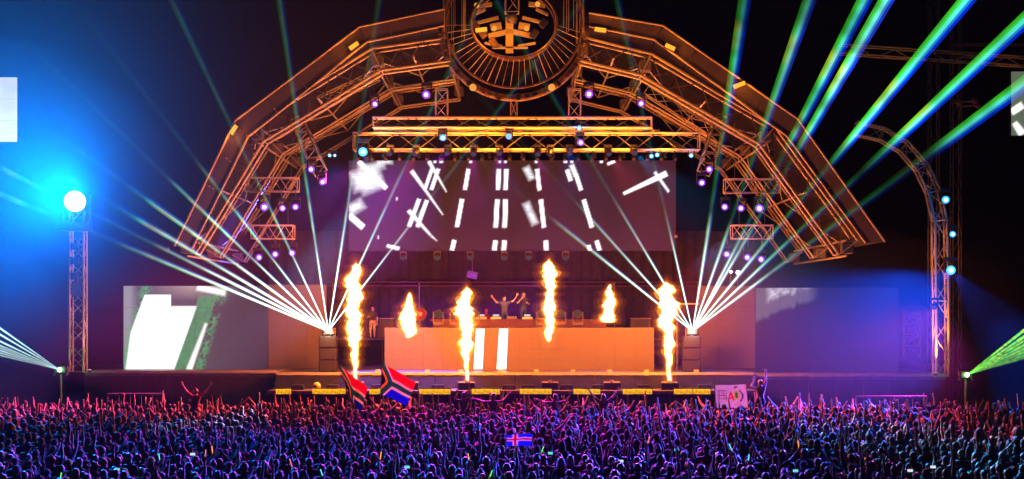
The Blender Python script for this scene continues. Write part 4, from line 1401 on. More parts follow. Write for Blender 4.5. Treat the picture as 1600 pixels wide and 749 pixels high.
def fog_bank(c, r_, dens, label, seed):
    """a denser drift of stage fog with a lumpy outline"""
    bm = bmesh.new()
    bmesh.ops.create_icosphere(bm, subdivisions=4, radius=1.0)
    for v in bm.verts:
        k_ = 1 + .16 * noise.noise(v.co * 1.6 + Vector((seed, 0, 0)))
        v.co = Vector((v.co.x * r_[0], v.co.y * r_[1], v.co.z * r_[2])) * k_
    m = bpy.data.materials.new('fog')
    m.use_nodes = True
    n_ = m.node_tree
    n_.nodes.remove(n_.nodes['Principled BSDF'])
    q = n_.nodes.new('ShaderNodeVolumePrincipled')
    q.inputs['Color'].default_value = (.9, .92, .95, 1)
    q.inputs['Density'].default_value = dens
    n_.links.new(q.outputs[0], n_.nodes['Material Output'].inputs['Volume'])
    o = link('fog_bank', from_bm(bm, 'fog_bank', m, True))
    o.location = c
    o['kind'] = 'stuff'
    tag(o, label, 'fog')


fog_bank((-19.8, -6.5, 10.2), (6.5, 4.5, 5.8), .0015, 'bright blue fog close about the blazing cyan lamp', 1)
fog_bank((-16.0, -7.0, 13.0), (15.0, 5.6, 10.5), .0032, 'wide blue fog drifting round the slim tower', 2)
fog_bank((-20.5, -11.0, 4.6), (4.6, 4.5, 3.4), .0016, 'low blue fog over the crowd below the slim tower', 3)
fog_bank(P(1300, 500, -6.5), (7.5, 4.5, 3.8), .0027, 'blue fog before the dim side screen', 4)
fog_bank(P(495, 345, 4.2), (3.0, 1.6, 3.2), .0032, 'blue fog between the main screen and the short trusses', 6)
fog_bank(P(1570, 520, -7), (4.0, 3.0, 4.0), .0009, 'thin blue fog beyond the arched tower', 5)
tag(hz, 'thin stage haze hanging in the air over stage and crowd', 'haze')

# ------------------------------------------------------------------ people
SKIN_T = [(.42, .26, .18), (.50, .33, .24), (.30, .17, .11), (.16, .09, .06), (.46, .30, .22)]
SHIRTS = [('black', (.02, .02, .022)), ('charcoal', (.06, .06, .065)), ('white', (.62, .62, .62)), ('red', (.42, .03, .03)), ('navy', (.03, .04, .12)),
          ('teal', (.03, .20, .20)), ('grey', (.25, .25, .26)), ('maroon', (.18, .02, .04)), ('pink', (.55, .22, .30)), ('yellow', (.55, .42, .06))]
HAIRS = [('dark', (.018, .013, .010)), ('brown', (.07, .04, .02)), ('blond', (.38, .26, .11)), ('black', (.01, .01, .01))]
M_SKIN = [mat('skin_%d' % i, c, .55, 0, .08, 12) for i, c in enumerate(SKIN_T)]
M_SHIRT = [mat('shirt_' + n_, c, .85, 0, .18, 14, .15) for n_, c in SHIRTS]
M_HAIR = [mat('hair_' + n_, c, .5, 0, .3, 30) for n_, c in HAIRS]
M_TROUS = mat('dark_denim', (.03, .04, .07), .85)
M_SHOE = mat('dark_shoes', (.03, .03, .03), .6)
M_PALE = mat('pale_trousers', (.6, .5, .5), .85)

# arm poses for the right side: elbow, wrist, hand relative to the shoulder (x outward, y forward, z up)
ARMS = {'down': ((.09, -.02, -.28), (.10, .07, -.50), (.10, .09, -.58)),
        'up': ((.07, .05, .28), (.05, .10, .53), (.05, .12, .62)),
        'vee': ((.22, .03, .20), (.36, .06, .40), (.40, .07, .48)),
        'bent': ((.20, .08, .06), (.10, .16, .28), (.09, .19, .36)),
        'reach': ((.10, .20, .18), (.08, .36, .34), (.08, .42, .40)),
        'clap': ((.14, .08, .24), (-.08, .16, .42), (-.13, .18, .49)),
        'phone': ((.08, .20, -.02), (.02, .36, .18), (.01, .39, .26)),
        'side': ((.27, .0, .03), (.50, .02, .12), (.58, .03, .15)),
        'wave': ((.25, .02, .08), (.42, .04, .30), (.45, .05, .39)),
        'high': ((.20, .02, .02), (.36, .06, .22), (.41, .07, .30)),
        'mic': ((.16, .05, -.22), (.02, .22, -.02), (-.06, .22, .06)),
        'chest': ((.12, .02, -.25), (.0, .24, -.22), (-.05, .26, -.20))}
POSES = [('both arms straight up', 'up', 'up'), ('both arms flung wide', 'vee', 'vee'), ('right arm straight up', 'up', 'down'), ('left arm straight up', 'down', 'up'),
         ('arms at the sides', 'down', 'down'), ('hands clapping overhead', 'clap', 'clap'), ('right bent arm raised', 'bent', 'down'), ('left arm reaching forward', 'down', 'reach'),
         ('right arm up, left bent', 'up', 'bent'), ('both bent arms raised', 'bent', 'bent'), ('phone in both hands', 'phone', 'phone'), ('right arm flung out', 'vee', 'down')]


def person_mesh(name, rp, lp, fingers=True, female=False, lean=0.0, head_turn=0.0, rider=False, sub=1):
    """one continuous body grown on a skeleton; facing +y, feet at z = 0; returns mesh, hands, head centre"""
    V, Rr, E, kind = [], [], [], []

    def add(p, r_, par, kd):
        V.append(Vector(p))
        g_ = 1.1 if p[2] > 1.53 and kd == 'skin' and abs(p[0]) < .05 else 1.24 if kd in ('top', 'leg') else 1.15
        r_ = r_ if isinstance(r_, tuple) else (r_, r_)
        Rr.append((r_[0] * g_, r_[1] * g_))
        kind.append(kd)
        if par is not None:
            E.append((par, len(V) - 1))
        return len(V) - 1
    w_ = .9 if female else 1.0
    pel = add((0, 0, .96), (.15, .115), None, 'leg')
    wa = add((0, 0, 1.10), (.128 * w_, .098), pel, 'top')
    ch = add((0, .01, 1.28), (.158 * w_, .115), wa, 'top')
    uc = add((0, 0, 1.42), (.12 * w_, .085), ch, 'top')
    nk = add((0, .005, 1.505), .052, uc, 'skin')
    jw = add((0, .035, 1.565), (.062, .07), nk, 'skin')
    hd = add((0, .02, 1.65), (.080, .098), jw, 'skin')
    add((0, .005, 1.725), (.062, .078), hd, 'skin')
    hands = {}
    for sx, pose in ((1, rp), (-1, lp)):
        e_, wr, hn = ARMS[pose]
        raise_ = .05 if e_[2] > .1 else 0
        S = Vector((sx * .175 * w_, 0, 1.425 + raise_))
        q = lambda o_: S + Vector((o_[0] * sx, o_[1], o_[2]))
        sh_ = add(S, .062 * w_, uc, 'top')
        up = add(S.lerp(q(e_), .5), .05 * w_, sh_, 'top')
        el = add(q(e_), .041 * w_, up, 'skin')
        wi = add(q(wr), .027, el, 'skin')
        pa = add(q(hn), (.036, .022), wi, 'skin')
        dr = (q(hn) - q(wr)).normalized()
        hands[sx] = q(hn) + dr * .05
        if fingers:
            lat = dr.cross(Vector((0, 1, .2))).normalized()
            for k_, (o_, L_) in enumerate(((-.03, .065), (-.01, .085), (.012, .082), (.032, .066))):
                b_ = add(q(hn) + lat * o_ + dr * .035, .010, pa, 'skin')
                add(q(hn) + lat * o_ * 1.5 + dr * (.03 + L_) + Vector((0, .012, 0)), .008, b_, 'skin')
            th = add(q(hn) - lat * .045 * sx - dr * .01, .011, pa, 'skin')
            add(q(hn) - lat * .07 * sx + dr * .04, .009, th, 'skin')
        else:
            add(q(hn) + dr * .07, (.03, .015), pa, 'skin')
    for sx in (-1, 1):
        if rider:
            hp = add((sx * .10, .03, .92), .085, pel, 'leg')
            kn = add((sx * .15, .40, .88), .062, hp, 'leg')
            an = add((sx * .11, .42, .46), .042, kn, 'skin')
            add((sx * .11, .52, .42), .04, an, 'shoe')
        else:
            hp = add((sx * .095, 0, .88), .09, pel, 'leg')
            kn = add((sx * .11, .02, .49), .06, hp, 'leg')
            an = add((sx * .11, -.02, .09), .04, kn, 'leg')
            add((sx * .12, .13, .045), (.042, .04), an, 'shoe')
    if lean:
        for v in V:
            if v.z > 1.0:
                a = lean * (v.z - 1.0)
                v.x += a
    me = bpy.data.meshes.new(name)
    me.from_pydata([tuple(v) for v in V], E, [])
    ob = bpy.data.objects.new(name, me)
    col.objects.link(ob)
    sk = ob.modifiers.new('skin', 'SKIN')
    sk.use_smooth_shade = True
    sv = me.skin_vertices[0].data
    for i, r_ in enumerate(Rr):
        sv[i].radius = r_
        sv[i].use_root = (i == 0)
    if sub:
        ss = ob.modifiers.new('sub', 'SUBSURF')
        ss.levels = sub
        ss.render_levels = sub
    dg = bpy.context.evaluated_depsgraph_get()
    dg.update()
    res = bpy.data.meshes.new_from_object(ob.evaluated_get(dg))
    bpy.data.objects.remove(ob)
    bpy.data.meshes.remove(me)
    res.name = name
    # clothing by the nearest bone
    n = len(res.polygons)
    cen = np.empty(n * 3, np.float32)
    res.polygons.foreach_get('center', cen)
    cen = cen.reshape(-1, 3)
    best = np.full(n, 1e9)
    lab = np.zeros(n, int)
    code = {'skin': 0, 'top': 1, 'leg': 2, 'shoe': 3}
    for a, b in E:
        A, B = np.array(V[a]), np.array(V[b])
        dx = B - A
        tt = np.clip(((cen - A) @ dx) / (dx @ dx + 1e-9), 0, 1)
        dist = np.linalg.norm(cen - A - tt[:, None] * dx, axis=1) / (0.02 + (Rr[a][0] * (1 - tt) + Rr[b][0] * tt))
        sel = dist < best
        best[sel] = dist[sel]
        lab[sel] = np.where(tt[sel] < .5, code[kind[a]], code[kind[b]])
    res.materials.clear()
    for m_ in (M_SKIN[0], M_SHIRT[0], M_TROUS, M_SHOE):
        res.materials.append(m_)
    res.polygons.foreach_set('material_index', lab.astype(np.int32))
    res.polygons.foreach_set('use_smooth', [True] * n)
    hc = Vector((0, .015, 1.655))
    if lean:
        hc.x += lean * .655
        for k_ in hands:
            pass
    return res, hands, hc


def hair_mesh(name, style, seed=0):
    """hair shell about the head centre; face toward +y"""
    bm = bmesh.new()
    bmesh.ops.create_uvsphere(bm, u_segments=14, v_segments=10, radius=1.0)
    for v in bm.verts:
        x, y, z = v.co
        n_ = noise.noise((x * 3 + seed, y * 3, z * 3)) * .10
        v.co = Vector((x * .098, y * .118 - .012, z * .112 + .015)) * (1 + n_)
    dele = []
    for f in bm.faces:
        c = f.calc_center_median()
        if style == 'cap':
            if c.z < .015:
                dele.append(f)
        elif c.z < -.02 and c.y > -.02 or (c.y > .055 and c.z < .045) or c.z < -.075:
            dele.append(f)
    bmesh.ops.delete(bm, geom=dele, context='FACES')
    if style == 'long':
        ring_ = [v for v in bm.verts if v.co.y < .03 and v.co.z < -.01]
        for v in ring_:
            dz = (-.01 - v.co.z)
            v.co.z -= .06 + dz * 3.6
            v.co.x *= 1.12
            v.co.y = v.co.y * .8 - .03
    if style == 'bun':
        bmesh.ops.create_uvsphere(bm, u_segments=10, v_segments=7, radius=.05, matrix=Matrix.Translation((0, -.07, .11)))
    if style == 'cap':
        bmesh.ops.create_cone(bm, cap_ends=True, segments=12, radius1=.085, radius2=.08, depth=.012, matrix=Matrix.Translation((0, .115, .03)) @ Matrix.Rotation(R(-8), 4, 'X') @ Matrix.Diagonal((1, 1.0, 1, 1)))
    me = from_bm(bm, name, M_HAIR[0], True)
    return me


HSTY = ['short', 'long', 'bun', 'cap', 'short', 'long']
HAIRM = {k_: hair_mesh('hair', k_, i) for i, k_ in enumerate(('short', 'long', 'bun', 'cap'))}
BODY = []
for i, (nm, rp, lp) in enumerate(POSES):
    for fem in (False, True):
        BODY.append((i, fem) + person_mesh('person', rp, lp, True, fem, random.uniform(-.06, .06)))
LOW = []
for i, (nm, rp, lp) in enumerate(POSES):
    me, hn, hc = person_mesh('crowd_body', rp, lp, False, i % 2 == 0, random.uniform(-.1, .1))
    LOW.append((me, hc))


def place_person(body, loc, rz, s, shirt, hair, hairc, skin, label, group=None, cat='person'):
    i, fem, me, hands, hc = body
    o = bpy.data.objects.new('person', me)
    col.objects.link(o)
    o.location = loc
    o.rotation_euler = (0, 0, rz)
    o.scale = (s, s, s)
    for k_, m_ in ((0, M_SKIN[skin]), (1, M_SHIRT[shirt])):
        o.material_slots[k_].link = 'OBJECT'
        o.material_slots[k_].material = m_
    tag(o, label, cat, group)
    if hair:
        h_ = bpy.data.objects.new('cap' if hair == 'cap' else 'hair', HAIRM[hair])
        col.objects.link(h_)
        h_.parent = o
        h_.location = hc
        h_.material_slots[0].link = 'OBJECT'
        h_.material_slots[0].material = M_SHIRT[shirt] if hair == 'cap' else M_HAIR[hairc]
    return o


# where the crowd stands: jittered rows, denser near the stage
spots = []
y = -34.5
row = 0
while y < -4.6:
    half = (y + D) * 800 / F + 1.2
    dx = .66
    n = int(2 * half / dx)
    for j in range(n):
        x = -half + (j + (.5 if row % 2 else 0)) * dx + random.uniform(-.17, .17)
        yy = y + random.uniform(-.18, .18)
        if random.random() < .06:
            continue
        spots.append((yy, x))
    y += .78 - .10 * max(0, (y + 20) / 16)
    row += 1
spots.sort()
LAND = [(-99, 'under the slim tower'), (-11.5, 'before the white screen'), (-7.5, 'before the folded flag'), (-4.2, 'before the spread flag'),
        (-1.6, 'before the white bars'), (1.6, 'before the thin flame'), (4.4, 'before the broad flame'), (7.2, 'before the cream banner'), (9.5, 'before the dim screen'), (12.5, 'toward the arched tower')]
ROWS = 'near'
near = []
PW = [.4, .35, .7, .7, 12, .2, .9, .6, .25, .6, .6, .3]
seen = [s_ for s_ in spots if abs(s_[1]) < (s_[0] + D) * 800 / F + .1 and HOR + (H - 1.72) / (s_[0] + D) * F < 752]
seen_set = set(seen[:290])
NEARS = seen[:290]
MID = max(a for a, b in NEARS)
PHN = []
for yy, x in NEARS:
    pi = random.choices(range(len(POSES)), PW)[0]
    fem = random.random() < .45
    b = BODY[pi * 2 + (1 if fem else 0)]
    sty = random.choice(['short', 'short', 'short', 'cap', 'bun']) if not fem else random.choice(['long', 'long', 'bun', 'short'])
    shirt = random.choices(range(len(SHIRTS)), [3, 3, 1.3, 1, 2, 1, 1.5, 1, .7, .5])[0]
    hc_ = random.choices(range(4), [4, 3, 1.2, 3])[0]
    lm = [t_ for a, t_ in LAND if x * 45 / (yy + D) * 1.2 >= a][-1]
    hs = {'short': 'short ' + HAIRS[hc_][0] + ' hair', 'long': 'long ' + HAIRS[hc_][0] + ' hair', 'bun': HAIRS[hc_][0] + ' hair bun', 'cap': SHIRTS[shirt][0] + ' cap'}[sty]
    # few enough words: kind, shirt, hair or pose, landmark
    lab = 'person in %s shirt, %s, %s, %s' % (SHIRTS[shirt][0], hs, POSES[pi][0], lm)
    sc_ = random.uniform(.93, 1.05) * (.94 if fem else 1.0)
    rz = random.gauss(0, .28)
    o = place_person(b, (x, yy, .0), rz, sc_, shirt, sty, hc_, random.choices(range(5), [3, 3, 2, 1.5, 2])[0], lab, 'people in the near rows of the crowd')
    PHN.append((o, b, pi, x, yy, rz, sc_))

# things held up by people in the near rows
M_PHONE = [emit('phone_screen_a', (.75, .85, 1.0), .9), emit('phone_screen_b', (.2, .9, .95), .8)]
M_STICK = [emit('glow_stick_green', (.15, 1.0, .2), 1.3), emit('glow_stick_cyan', (.1, .9, 1.0), 1.2), emit('glow_stick_orange', (1.0, .35, .05), 1.3), emit('glow_stick_pink', (1.0, .2, .4), 1.0)]


def hand_world(o, b, sx=1):
    return Matrix.Translation(o.location) @ Matrix.Rotation(o.rotation_euler.z, 4, 'Z') @ Matrix.Scale(o.scale[0], 4) @ b[3][sx]


ups = [q for q in PHN if POSES[q[2]][1] in ('up', 'vee', 'bent')]
for i, q in enumerate([q for q in PHN if q[2] == 10][:14]):
    o, b = q[0], q[1]
    c_ = (hand_world(o, b, 1) + hand_world(o, b, -1)) / 2 + Vector((0, 0, .03))
    t = thing('phone', 'phone with a ' + ('pale' if i % 2 == 0 else 'teal') + ' lit screen held up in the crowd', 'phone', c_, 'phones held up')
    t.rotation_euler = (R(-8), 0, o.rotation_euler.z)
    a_ = link('case', unit_box(M_BLACK, .05), t)
    a_.scale = (.15, .009, .075)
    a_.location = (0, 0, .02)
    a_ = link('lit_screen', unit_box(M_PHONE[i % 2]), t)
    a_.scale = (.138, .003, .066)
    a_.location = (0, -.0065, .02)
for i, q in enumerate(random.sample(ups, 16)):
    o, b = q[0], q[1]
    c_ = hand_world(o, b, 1)
    k_ = i % 4
    d = Vector((random.uniform(-.6, .6), random.uniform(-.3, .3), 1)).normalized()
    t = thing('glow_stick', ('green', 'cyan', 'orange', 'pink')[k_] + ' glow stick held in a raised hand in the crowd', 'glow stick', c_, 'glow sticks in the crowd')
    bar('tube', t, c_ - d * .05, c_ + d * .16, .012, M_STICK[k_], 8)
    bar('end_cap', t, c_ - d * .08, c_ - d * .05, .014, M_WHITE, 8)

# the rest of the crowd: one mass, every body real geometry
arr = []
for me, hc in LOW:
    nv = len(me.vertices)
    v = np.empty(nv * 3, np.float32)
    me.vertices.foreach_get('co', v)
    nl = len(me.loops)
    li = np.empty(nl, np.int32)
    me.loops.foreach_get('vertex_index', li)
    ls = np.empty(len(me.polygons), np.int32)
    me.polygons.foreach_get('loop_start', ls)
    lt_ = np.empty(len(me.polygons), np.int32)
    me.polygons.foreach_get('loop_total', lt_)
    mi = np.empty(len(me.polygons), np.int32)
    me.polygons.foreach_get('material_index', mi)
    quads = np.full((len(ls), 4), -1, np.int32)
    ok = lt_ == 4
    for c_ in range(4):
        quads[ok, c_] = li[ls[ok] + c_]
    tri = ~ok
    if tri.any():
        for c_ in range(3):
            quads[tri, c_] = li[ls[tri] + c_]
        quads[tri, 3] = quads[tri, 2]
    quads, mi = quads[ok], mi[ok]
    arr.append((v.reshape(-1, 3), quads, mi, np.array(hc)))
hairs = []
for k_ in ('short', 'long', 'bun', 'cap'):
    me = HAIRM[k_]
    bm = bmesh.new()
    bm.from_mesh(me)
    bm.verts.ensure_lookup_table()
    hv = np.array([v.co[:] for v in bm.verts])
    hq = np.array([[v.index for v in f.verts] if len(f.verts) == 4 else [f.verts[0].index, f.verts[1].index, f.verts[2].index, f.verts[2].index] for f in bm.faces if len(f.verts) == 4])
    bm.free()
    hairs.append((hv, hq))
VV, QQ, CC, base = [], [], [], 0
FAR = [s_ for s_ in spots if s_ not in seen_set]
for yy, x in FAR:
    v, q, mi, hc = arr[random.choices(range(len(arr)), PW if yy < -9 else [.7, .6, .9, .9, 8, .3, 1, .8, .4, .8, .3, .5])[0]]
    s_ = random.uniform(.9, 1.05)
    a = random.gauss(0, .3)
    rot = np.array([[math.cos(a), -math.sin(a), 0], [math.sin(a), math.cos(a), 0], [0, 0, 1]]) * s_
    off = np.array([x, yy, random.choice((0, 0, 0, .06))])
    VV.append(v @ rot.T + off)
    QQ.append(q + base)
    tint = np.array([SKIN_T[random.choices(range(5), [3, 3, 2, 1.5, 2])[0]], SHIRTS[random.choices(range(len(SHIRTS)), [3, 3, 1.3, 1, 2, 1, 1.5, 1, .7, .5])[0]][1], (.03, .04, .07), (.03, .03, .03)])
    pc = tint[mi]
    vc = np.zeros((len(v), 3))
    for c_ in range(4):
        vc[q[:, c_]] = pc
    CC.append(vc)
    base += len(v)
    hv, hq = hairs[random.choices(range(4), [5, 3, 1, 1])[0]]
    VV.append((hv + hc) @ rot.T + off)
    QQ.append(hq + base)
    CC.append(np.tile(np.array(HAIRS[random.choices(range(4), [4, 3, 1, 3])[0]][1]), (len(hv), 1)))
    base += len(hv)
cr = link('crowd', raw_mesh('crowd', np.concatenate(VV), np.concatenate(QQ), attr_mat('crowd_clothes', 1, 0, .75, 'tint'), np.concatenate(CC), 'tint'))
cr['kind'] = 'stuff'
tag(cr, 'dense dark mass of festival goers with raised arms reaching to the stage', 'crowd')
for me, hc in LOW:
    bpy.data.meshes.remove(me)

# people who stand out
RID = person_mesh('person', 'vee', 'vee', True, True, 0, rider=True)
RID2 = person_mesh('person', 'wave', 'side', True, True, 0, rider=True)
RID3 = person_mesh('person', 'up', 'bent', True, True, 0, rider=True)


def rider(px, py_head, Y, body, shirt, hair, hairc, label):
    p = P(px, py_head, Y)
    z0 = p.z - 1.72
    place_person((0, True) + body, (p.x, Y, z0), random.uniform(-.15, .15), 1.0, shirt, hair, hairc, 0, label, 'people riding on shoulders')
    cb = BODY[4 * 2]
    s_ = (z0 + .86) / 1.52
    place_person(cb, (p.x, Y + .02, 0), 0, min(1.08, s_), 1, 'short', 0, 1, 'person in charcoal shirt carrying ' + label.replace('person', 'the rider', 1).split(',')[0].replace(' before the white side screen', ''), 'people carrying riders')


rider(306, 610, -7.0, RID, 3, 'bun', 1, 'person with spread raised arms on shoulders before the white side screen')
rider(725, 615, -8.0, RID3, 0, 'long', 0, 'person with long dark hair on shoulders, one arm up, under the central flame')
rider(771, 617, -8.2, RID2, 0, 'short', 0, 'person in black on shoulders with arms out, under the two white bars')
rider(868, 618, -9.0, RID2, 0, 'long', 0, 'person in black on shoulders waving, under the thin flame')
rider(943, 618, -8.6, RID, 0, 'long', 1, 'person with arms wide on shoulders, under the short stubby flame')
rider(1188, 596, -7.2, RID3, 8, 'short', 2, 'person in pink on shoulders with one arm high, beside the cream banner')
rider(1074, 705, -26.0, person_mesh('person', 'down', 'down', True, True, 0, rider=True), 5, 'long', 2, 'person with long blond hair rising above the near rows of the crowd') if False else None

# performers on the stage (turned to the crowd)
FLOOR = P(790, 462, 6.2).z - 1.74
DJ1 = person_mesh('person', 'high', 'wave', True, False, 0, sub=2)
DJ2 = person_mesh('person', 'mic', 'chest', True, False, 0, sub=2)
CREW = person_mesh('person', 'chest', 'down', True, False, 0, sub=2)


def face(parent, hc, skin):
    """nose, eyes, mouth and ears as one child mesh of the head"""
    bm = bmesh.new()
    for c_, s_ in (((0, .125, -.012), (.013, .02, .026)), ((.088, .0, -.01), (.012, .024, .034)), ((-.088, .0, -.01), (.012, .024, .034))):
        bmesh.ops.create_icosphere(bm, subdivisions=1, radius=1, matrix=Matrix.Translation(Vector(c_)) @ Matrix.Diagonal((*s_, 1)))
    o = link('face', from_bm(bm, 'face', M_SKIN[skin], True), parent)
    o.location = hc
    bm = bmesh.new()
    for c_, s_ in (((.034, .098, .012), (.014, .01, .007)), ((-.034, .098, .012), (.014, .01, .007)), ((0, .105, -.058), (.026, .01, .006)), ((.034, .096, .034), (.022, .012, .005)), ((-.034, .096, .034), (.022, .012, .005))):
        bmesh.ops.create_icosphere(bm, subdivisions=1, radius=1, matrix=Matrix.Translation(Vector(c_)) @ Matrix.Diagonal((*s_, 1)))
    o = link('features', from_bm(bm, 'features', M_HAIR[0], True), parent)
    o.location = hc


for body, px, py, Y, sh_, skin, rz, lab, hr in ((DJ1, 788, 463, 6.2, 1, 1, R(180), 'person in dark t-shirt behind the decks with both arms thrown up', 'short'),
                                                 (DJ2, 818, 457, 6.1, 0, 4, R(196), 'person in black beside the decks talking into a microphone', 'short')):
    p = P(px, py, Y)
    o = place_person((0, False) + body, (p.x, Y, p.z - 1.76), rz, 1.0, sh_, hr, 0, skin, lab, 'performers on the stage')
    face(o, body[2], skin)
    if body is DJ2:
        hnd = Matrix.Translation(o.location) @ Matrix.Rotation(rz, 4, 'Z') @ body[1][1]
        t = thing('microphone', 'black microphone held to the mouth beside the decks', 'microphone', hnd)
        bar('handle', t, hnd + Vector((0, -.02, -.1)), hnd + Vector((0, 0, .05)), .018, M_BLACK)
        bar('grille', t, hnd + Vector((0, 0, .05)), hnd + Vector((0, .01, .1)), .026, M_STEEL, 10)
t = thing('booth_floor', 'low black platform behind the desk on which the performers stand', 'platform', (0, 6.6, BT))
prism('platform', t, [(P(720, 0, 6.3).x, BT - .03), (P(900, 0, 6.3).x, BT - .03), (P(900, 0, 6.3).x, FLOOR), (P(720, 0, 6.3).x, FLOOR)], 6.0, 7.4, M_DECK) if FLOOR > BT else box('platform', t, (0, 6.7, BT + .01), (5, 1.2, .06), M_DECK)
p = P(582, 484, 8.4)
o = place_person((0, False) + CREW, (p.x, 8.4, rz_), R(170), (p.z - rz_) / 1.73 + .05, 1, 'short', 2, 1, 'person in pale trousers and black top standing on the riser beside the tall flame')
o.material_slots[2].link = 'OBJECT'
o.material_slots[2].material = M_PALE
face(o, CREW[2], 1)
p = P(760, 484, 7.6)
o = place_person((0, False) + CREW, (p.x, 7.6, p.z - 1.74), R(185), 1.0, 3, 'cap', 0, 2, 'person in red top behind the disc jockeys in the dark')
box('standing_block', thing('flight_case', 'black flight case behind the desk on which a person stands', 'case', (p.x, 7.6, BT)), (p.x, 7.6, (DECK + p.z - 1.74) / 2), (.9, .8, p.z - 1.74 - DECK), M_BLACK)
# ladder of dim gear behind
for i, px in enumerate((738, 600, 1000)):
    p = P(px, 430, 9.8)
    t = thing('gear_case', ('black tilted gear case above the tall central flame', 'black gear case on the riser near the pale trousered person', 'black gear case on the riser behind the short flame')[i], 'case', p if i == 0 else Vector((p.x, 9.8, rz_)))
    if i == 0:
        box('case', t, p, (.6, .5, .4), M_BLACK, bev=.05, ry=.25)
        bar('hanger', t, p, p + Vector((0, 0, 1.2)), .02, M_STEEL)
    else:
        box('case', t, (p.x, 9.8, rz_ + .5), (1.1, .7, 1.0), M_BLACK, bev=.03)
        box('lid', t, (p.x, 9.8, rz_ + 1.03), (1.12, .72, .06), M_STEEL)

# ------------------------------------------------------------------ flags and banner
M_FLAG = attr_mat('printed_flag_cloth', 1, 0, .8, 'print', .65)


def sa_print(U, V):
    """u 0..3 hoist to fly, v 0..2 upward"""
    C = np.zeros(U.shape + (3,))
    C[:] = np.where(V[..., None] > 1, np.array([.62, .03, .04]), np.array([.01, .05, .45]))
    d1, _ = seg_d(U, V, -.2, 2.2, 1.0, 1.0)
    d2, _ = seg_d(U, V, -.2, -.2, 1.0, 1.0)
    d3, _ = seg_d(U, V, 1.0, 1.0, 3.2, 1.0)
    d = np.minimum(np.minimum(d1, d2), d3)
    tri = (U < 1.0 - np.abs(V - 1))
    C[tri] = (.01, .01, .01)
    m_ = d < .34
    C[m_ & ~tri] = (.8, .8, .8)
    C[m_ & tri] = (.75, .5, .03)
    C[d < .21] = (.03, .25, .09)
    return C


def flag(label, corners, Y, hand, prnt, wave, seed, group='flags waved in the crowd', nm='flag', thick=.006):
    """corners: hoist top, fly top, fly bottom, hoist bottom in photo pixels; hand: foot of the pole"""
    c0 = P(*hand, Y)
    t = thing(nm, label, 'flag', c0, group)
    q = [P(*c_, Y) for c_ in corners]
    ny, nx = 34, 50
    S, T = np.meshgrid(np.linspace(0, 1, nx), np.linspace(0, 1, ny))
    B_ = [np.array(x - c0) for x in q]
    X = (B_[3][None, None] * ((1 - S) * (1 - T))[..., None] + B_[2][None, None] * (S * (1 - T))[..., None] + B_[0][None, None] * ((1 - S) * T)[..., None] + B_[1][None, None] * (S * T)[..., None])
    X[..., 1] += wave * S * np.sin(S * 7 + T * 2.2 + seed) + wave * .4 * np.sin(S * 13 - T * 4 + seed)
    X[..., 2] += wave * .35 * S * np.sin(S * 6 + seed * 2)
    C = prnt(S * 3, T * 2)
    me = grid_mesh('cloth', X[..., 0], X[..., 1], X[..., 2], C, M_FLAG)
    o = link('cloth', me, t)
    md = o.modifiers.new('thickness', 'SOLIDIFY')
    md.thickness = thick
    if corners[0] is not None:
        top = P(*corners[0], Y)
        bar('pole', t, c0 + Vector((0, .012, 0)), top + (top - c0).normalized() * .06 + Vector((0, .012, 0)), .013, M_BLACK, 6)
    return t


flag('folded red, green and blue striped flag hanging in deep folds on a leaning pole', [(529, 570), (575, 607), (563, 648), (553, 634)], -8.0, (560, 668), sa_print, .10, 1.2)
flag('big spread flag with a pale forked band, magenta above and violet below', [(597, 568), (650, 597), (636, 634), (594, 616)], -8.5, (592, 660), sa_print, .07, 3.0)


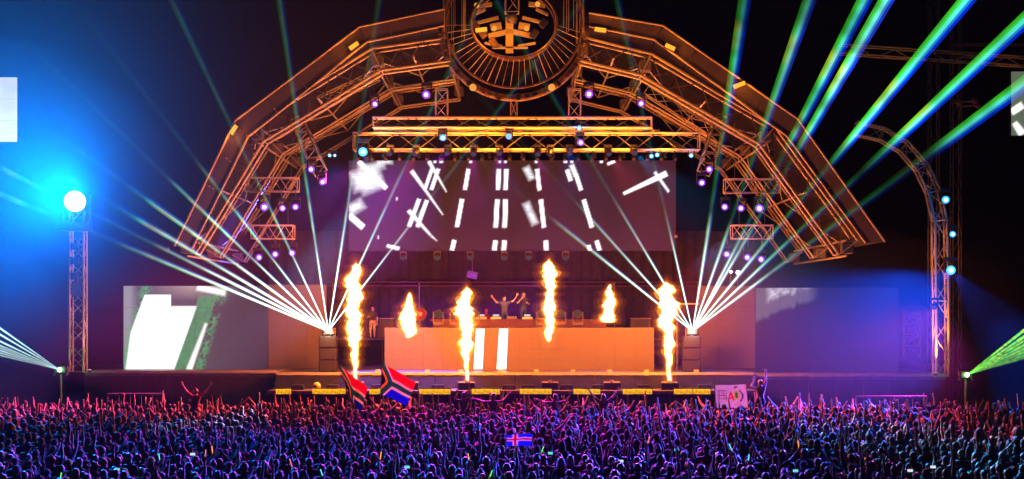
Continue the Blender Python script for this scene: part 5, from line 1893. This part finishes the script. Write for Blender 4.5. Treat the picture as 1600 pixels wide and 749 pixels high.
def nordic(U, V):
    C = np.zeros(U.shape + (3,))
    C[:] = (.05, .12, .5)
    m1 = (np.abs(U - 1.05) < .34) | (np.abs(V - 1.15) < .34)
    C[m1] = (.85, .85, .85)
    m2 = (np.abs(U - 1.05) < .16) | (np.abs(V - 1.15) < .16)
    C[m2] = (.6, .03, .05)
    return C


flag('small blue flag with a red and white cross held low over the crowd', [(791, 680), (832, 678), (829, 697), (792, 697)], -23.5, (790, 712), nordic, .03, 2.0)


def banner_print(U, V):
    C = np.zeros(U.shape + (3,))
    C[:] = (.72, .62, .42)
    C *= (.9 + .2 * vnoise(U * 10, V * 10, 3, 3))[..., None]
    strokes = []
    for x in (.22, .38, .58, .80):                       # inked box letters
        strokes.append((x, .75, x, 1.55, .05))
    for y_ in (.8, 1.1, 1.3, 1.52):
        strokes.append((.2, y_, 1.05, y_, .045))
    strokes += [(.95, .75, 1.08, 1.5, .05), (1.0, 1.0, 1.15, .8, .05)]
    for s_ in strokes:
        C = mix3(C, flat_bar(U, V, *s_, .03), (.06, .04, .04))
    for s_ in ((1.15, .65, 1.45, 1.4, .14), (1.45, 1.4, 1.7, .65, .16), (1.2, .9, 1.6, .9, .12)):
        C = mix3(C, flat_bar(U, V, *s_, .03), (.6, .03, .04))
    d, _ = seg_d(U, V, 1.98, 1.0, 1.98, 1.25)
    C = mix3(C, np.clip((.30 - d) / .05, 0, 1), (.70, .62, .10))
    C = mix3(C, np.clip((.15 - d) / .05, 0, 1), (.05, .28, .12))
    C = mix3(C, flat_bar(U, V, 1.8, 1.75, 2.1, 1.85, .14, .04), (.04, .04, .04))
    for a in range(6):
        x0 = 2.35 + .22 * math.sin(a / 5 * math.pi)
        C = mix3(C, np.clip((.11 - np.hypot(U - x0, V - (.65 + a * .16))) / .04, 0, 1), (.03, .03, .08))
    return C


t = flag('cream hand painted banner with black box letters and a red letter', [(1117, 602), (1166, 601), (1170, 638), (1119, 638)], -7.2, (1119, 655), banner_print, .035, .6, None, 'banner')
t['category'] = 'banner'
bar('pole', t, P(1171, 655, -7.2), P(1166, 600, -7.2), .013, M_BLACK, 6)
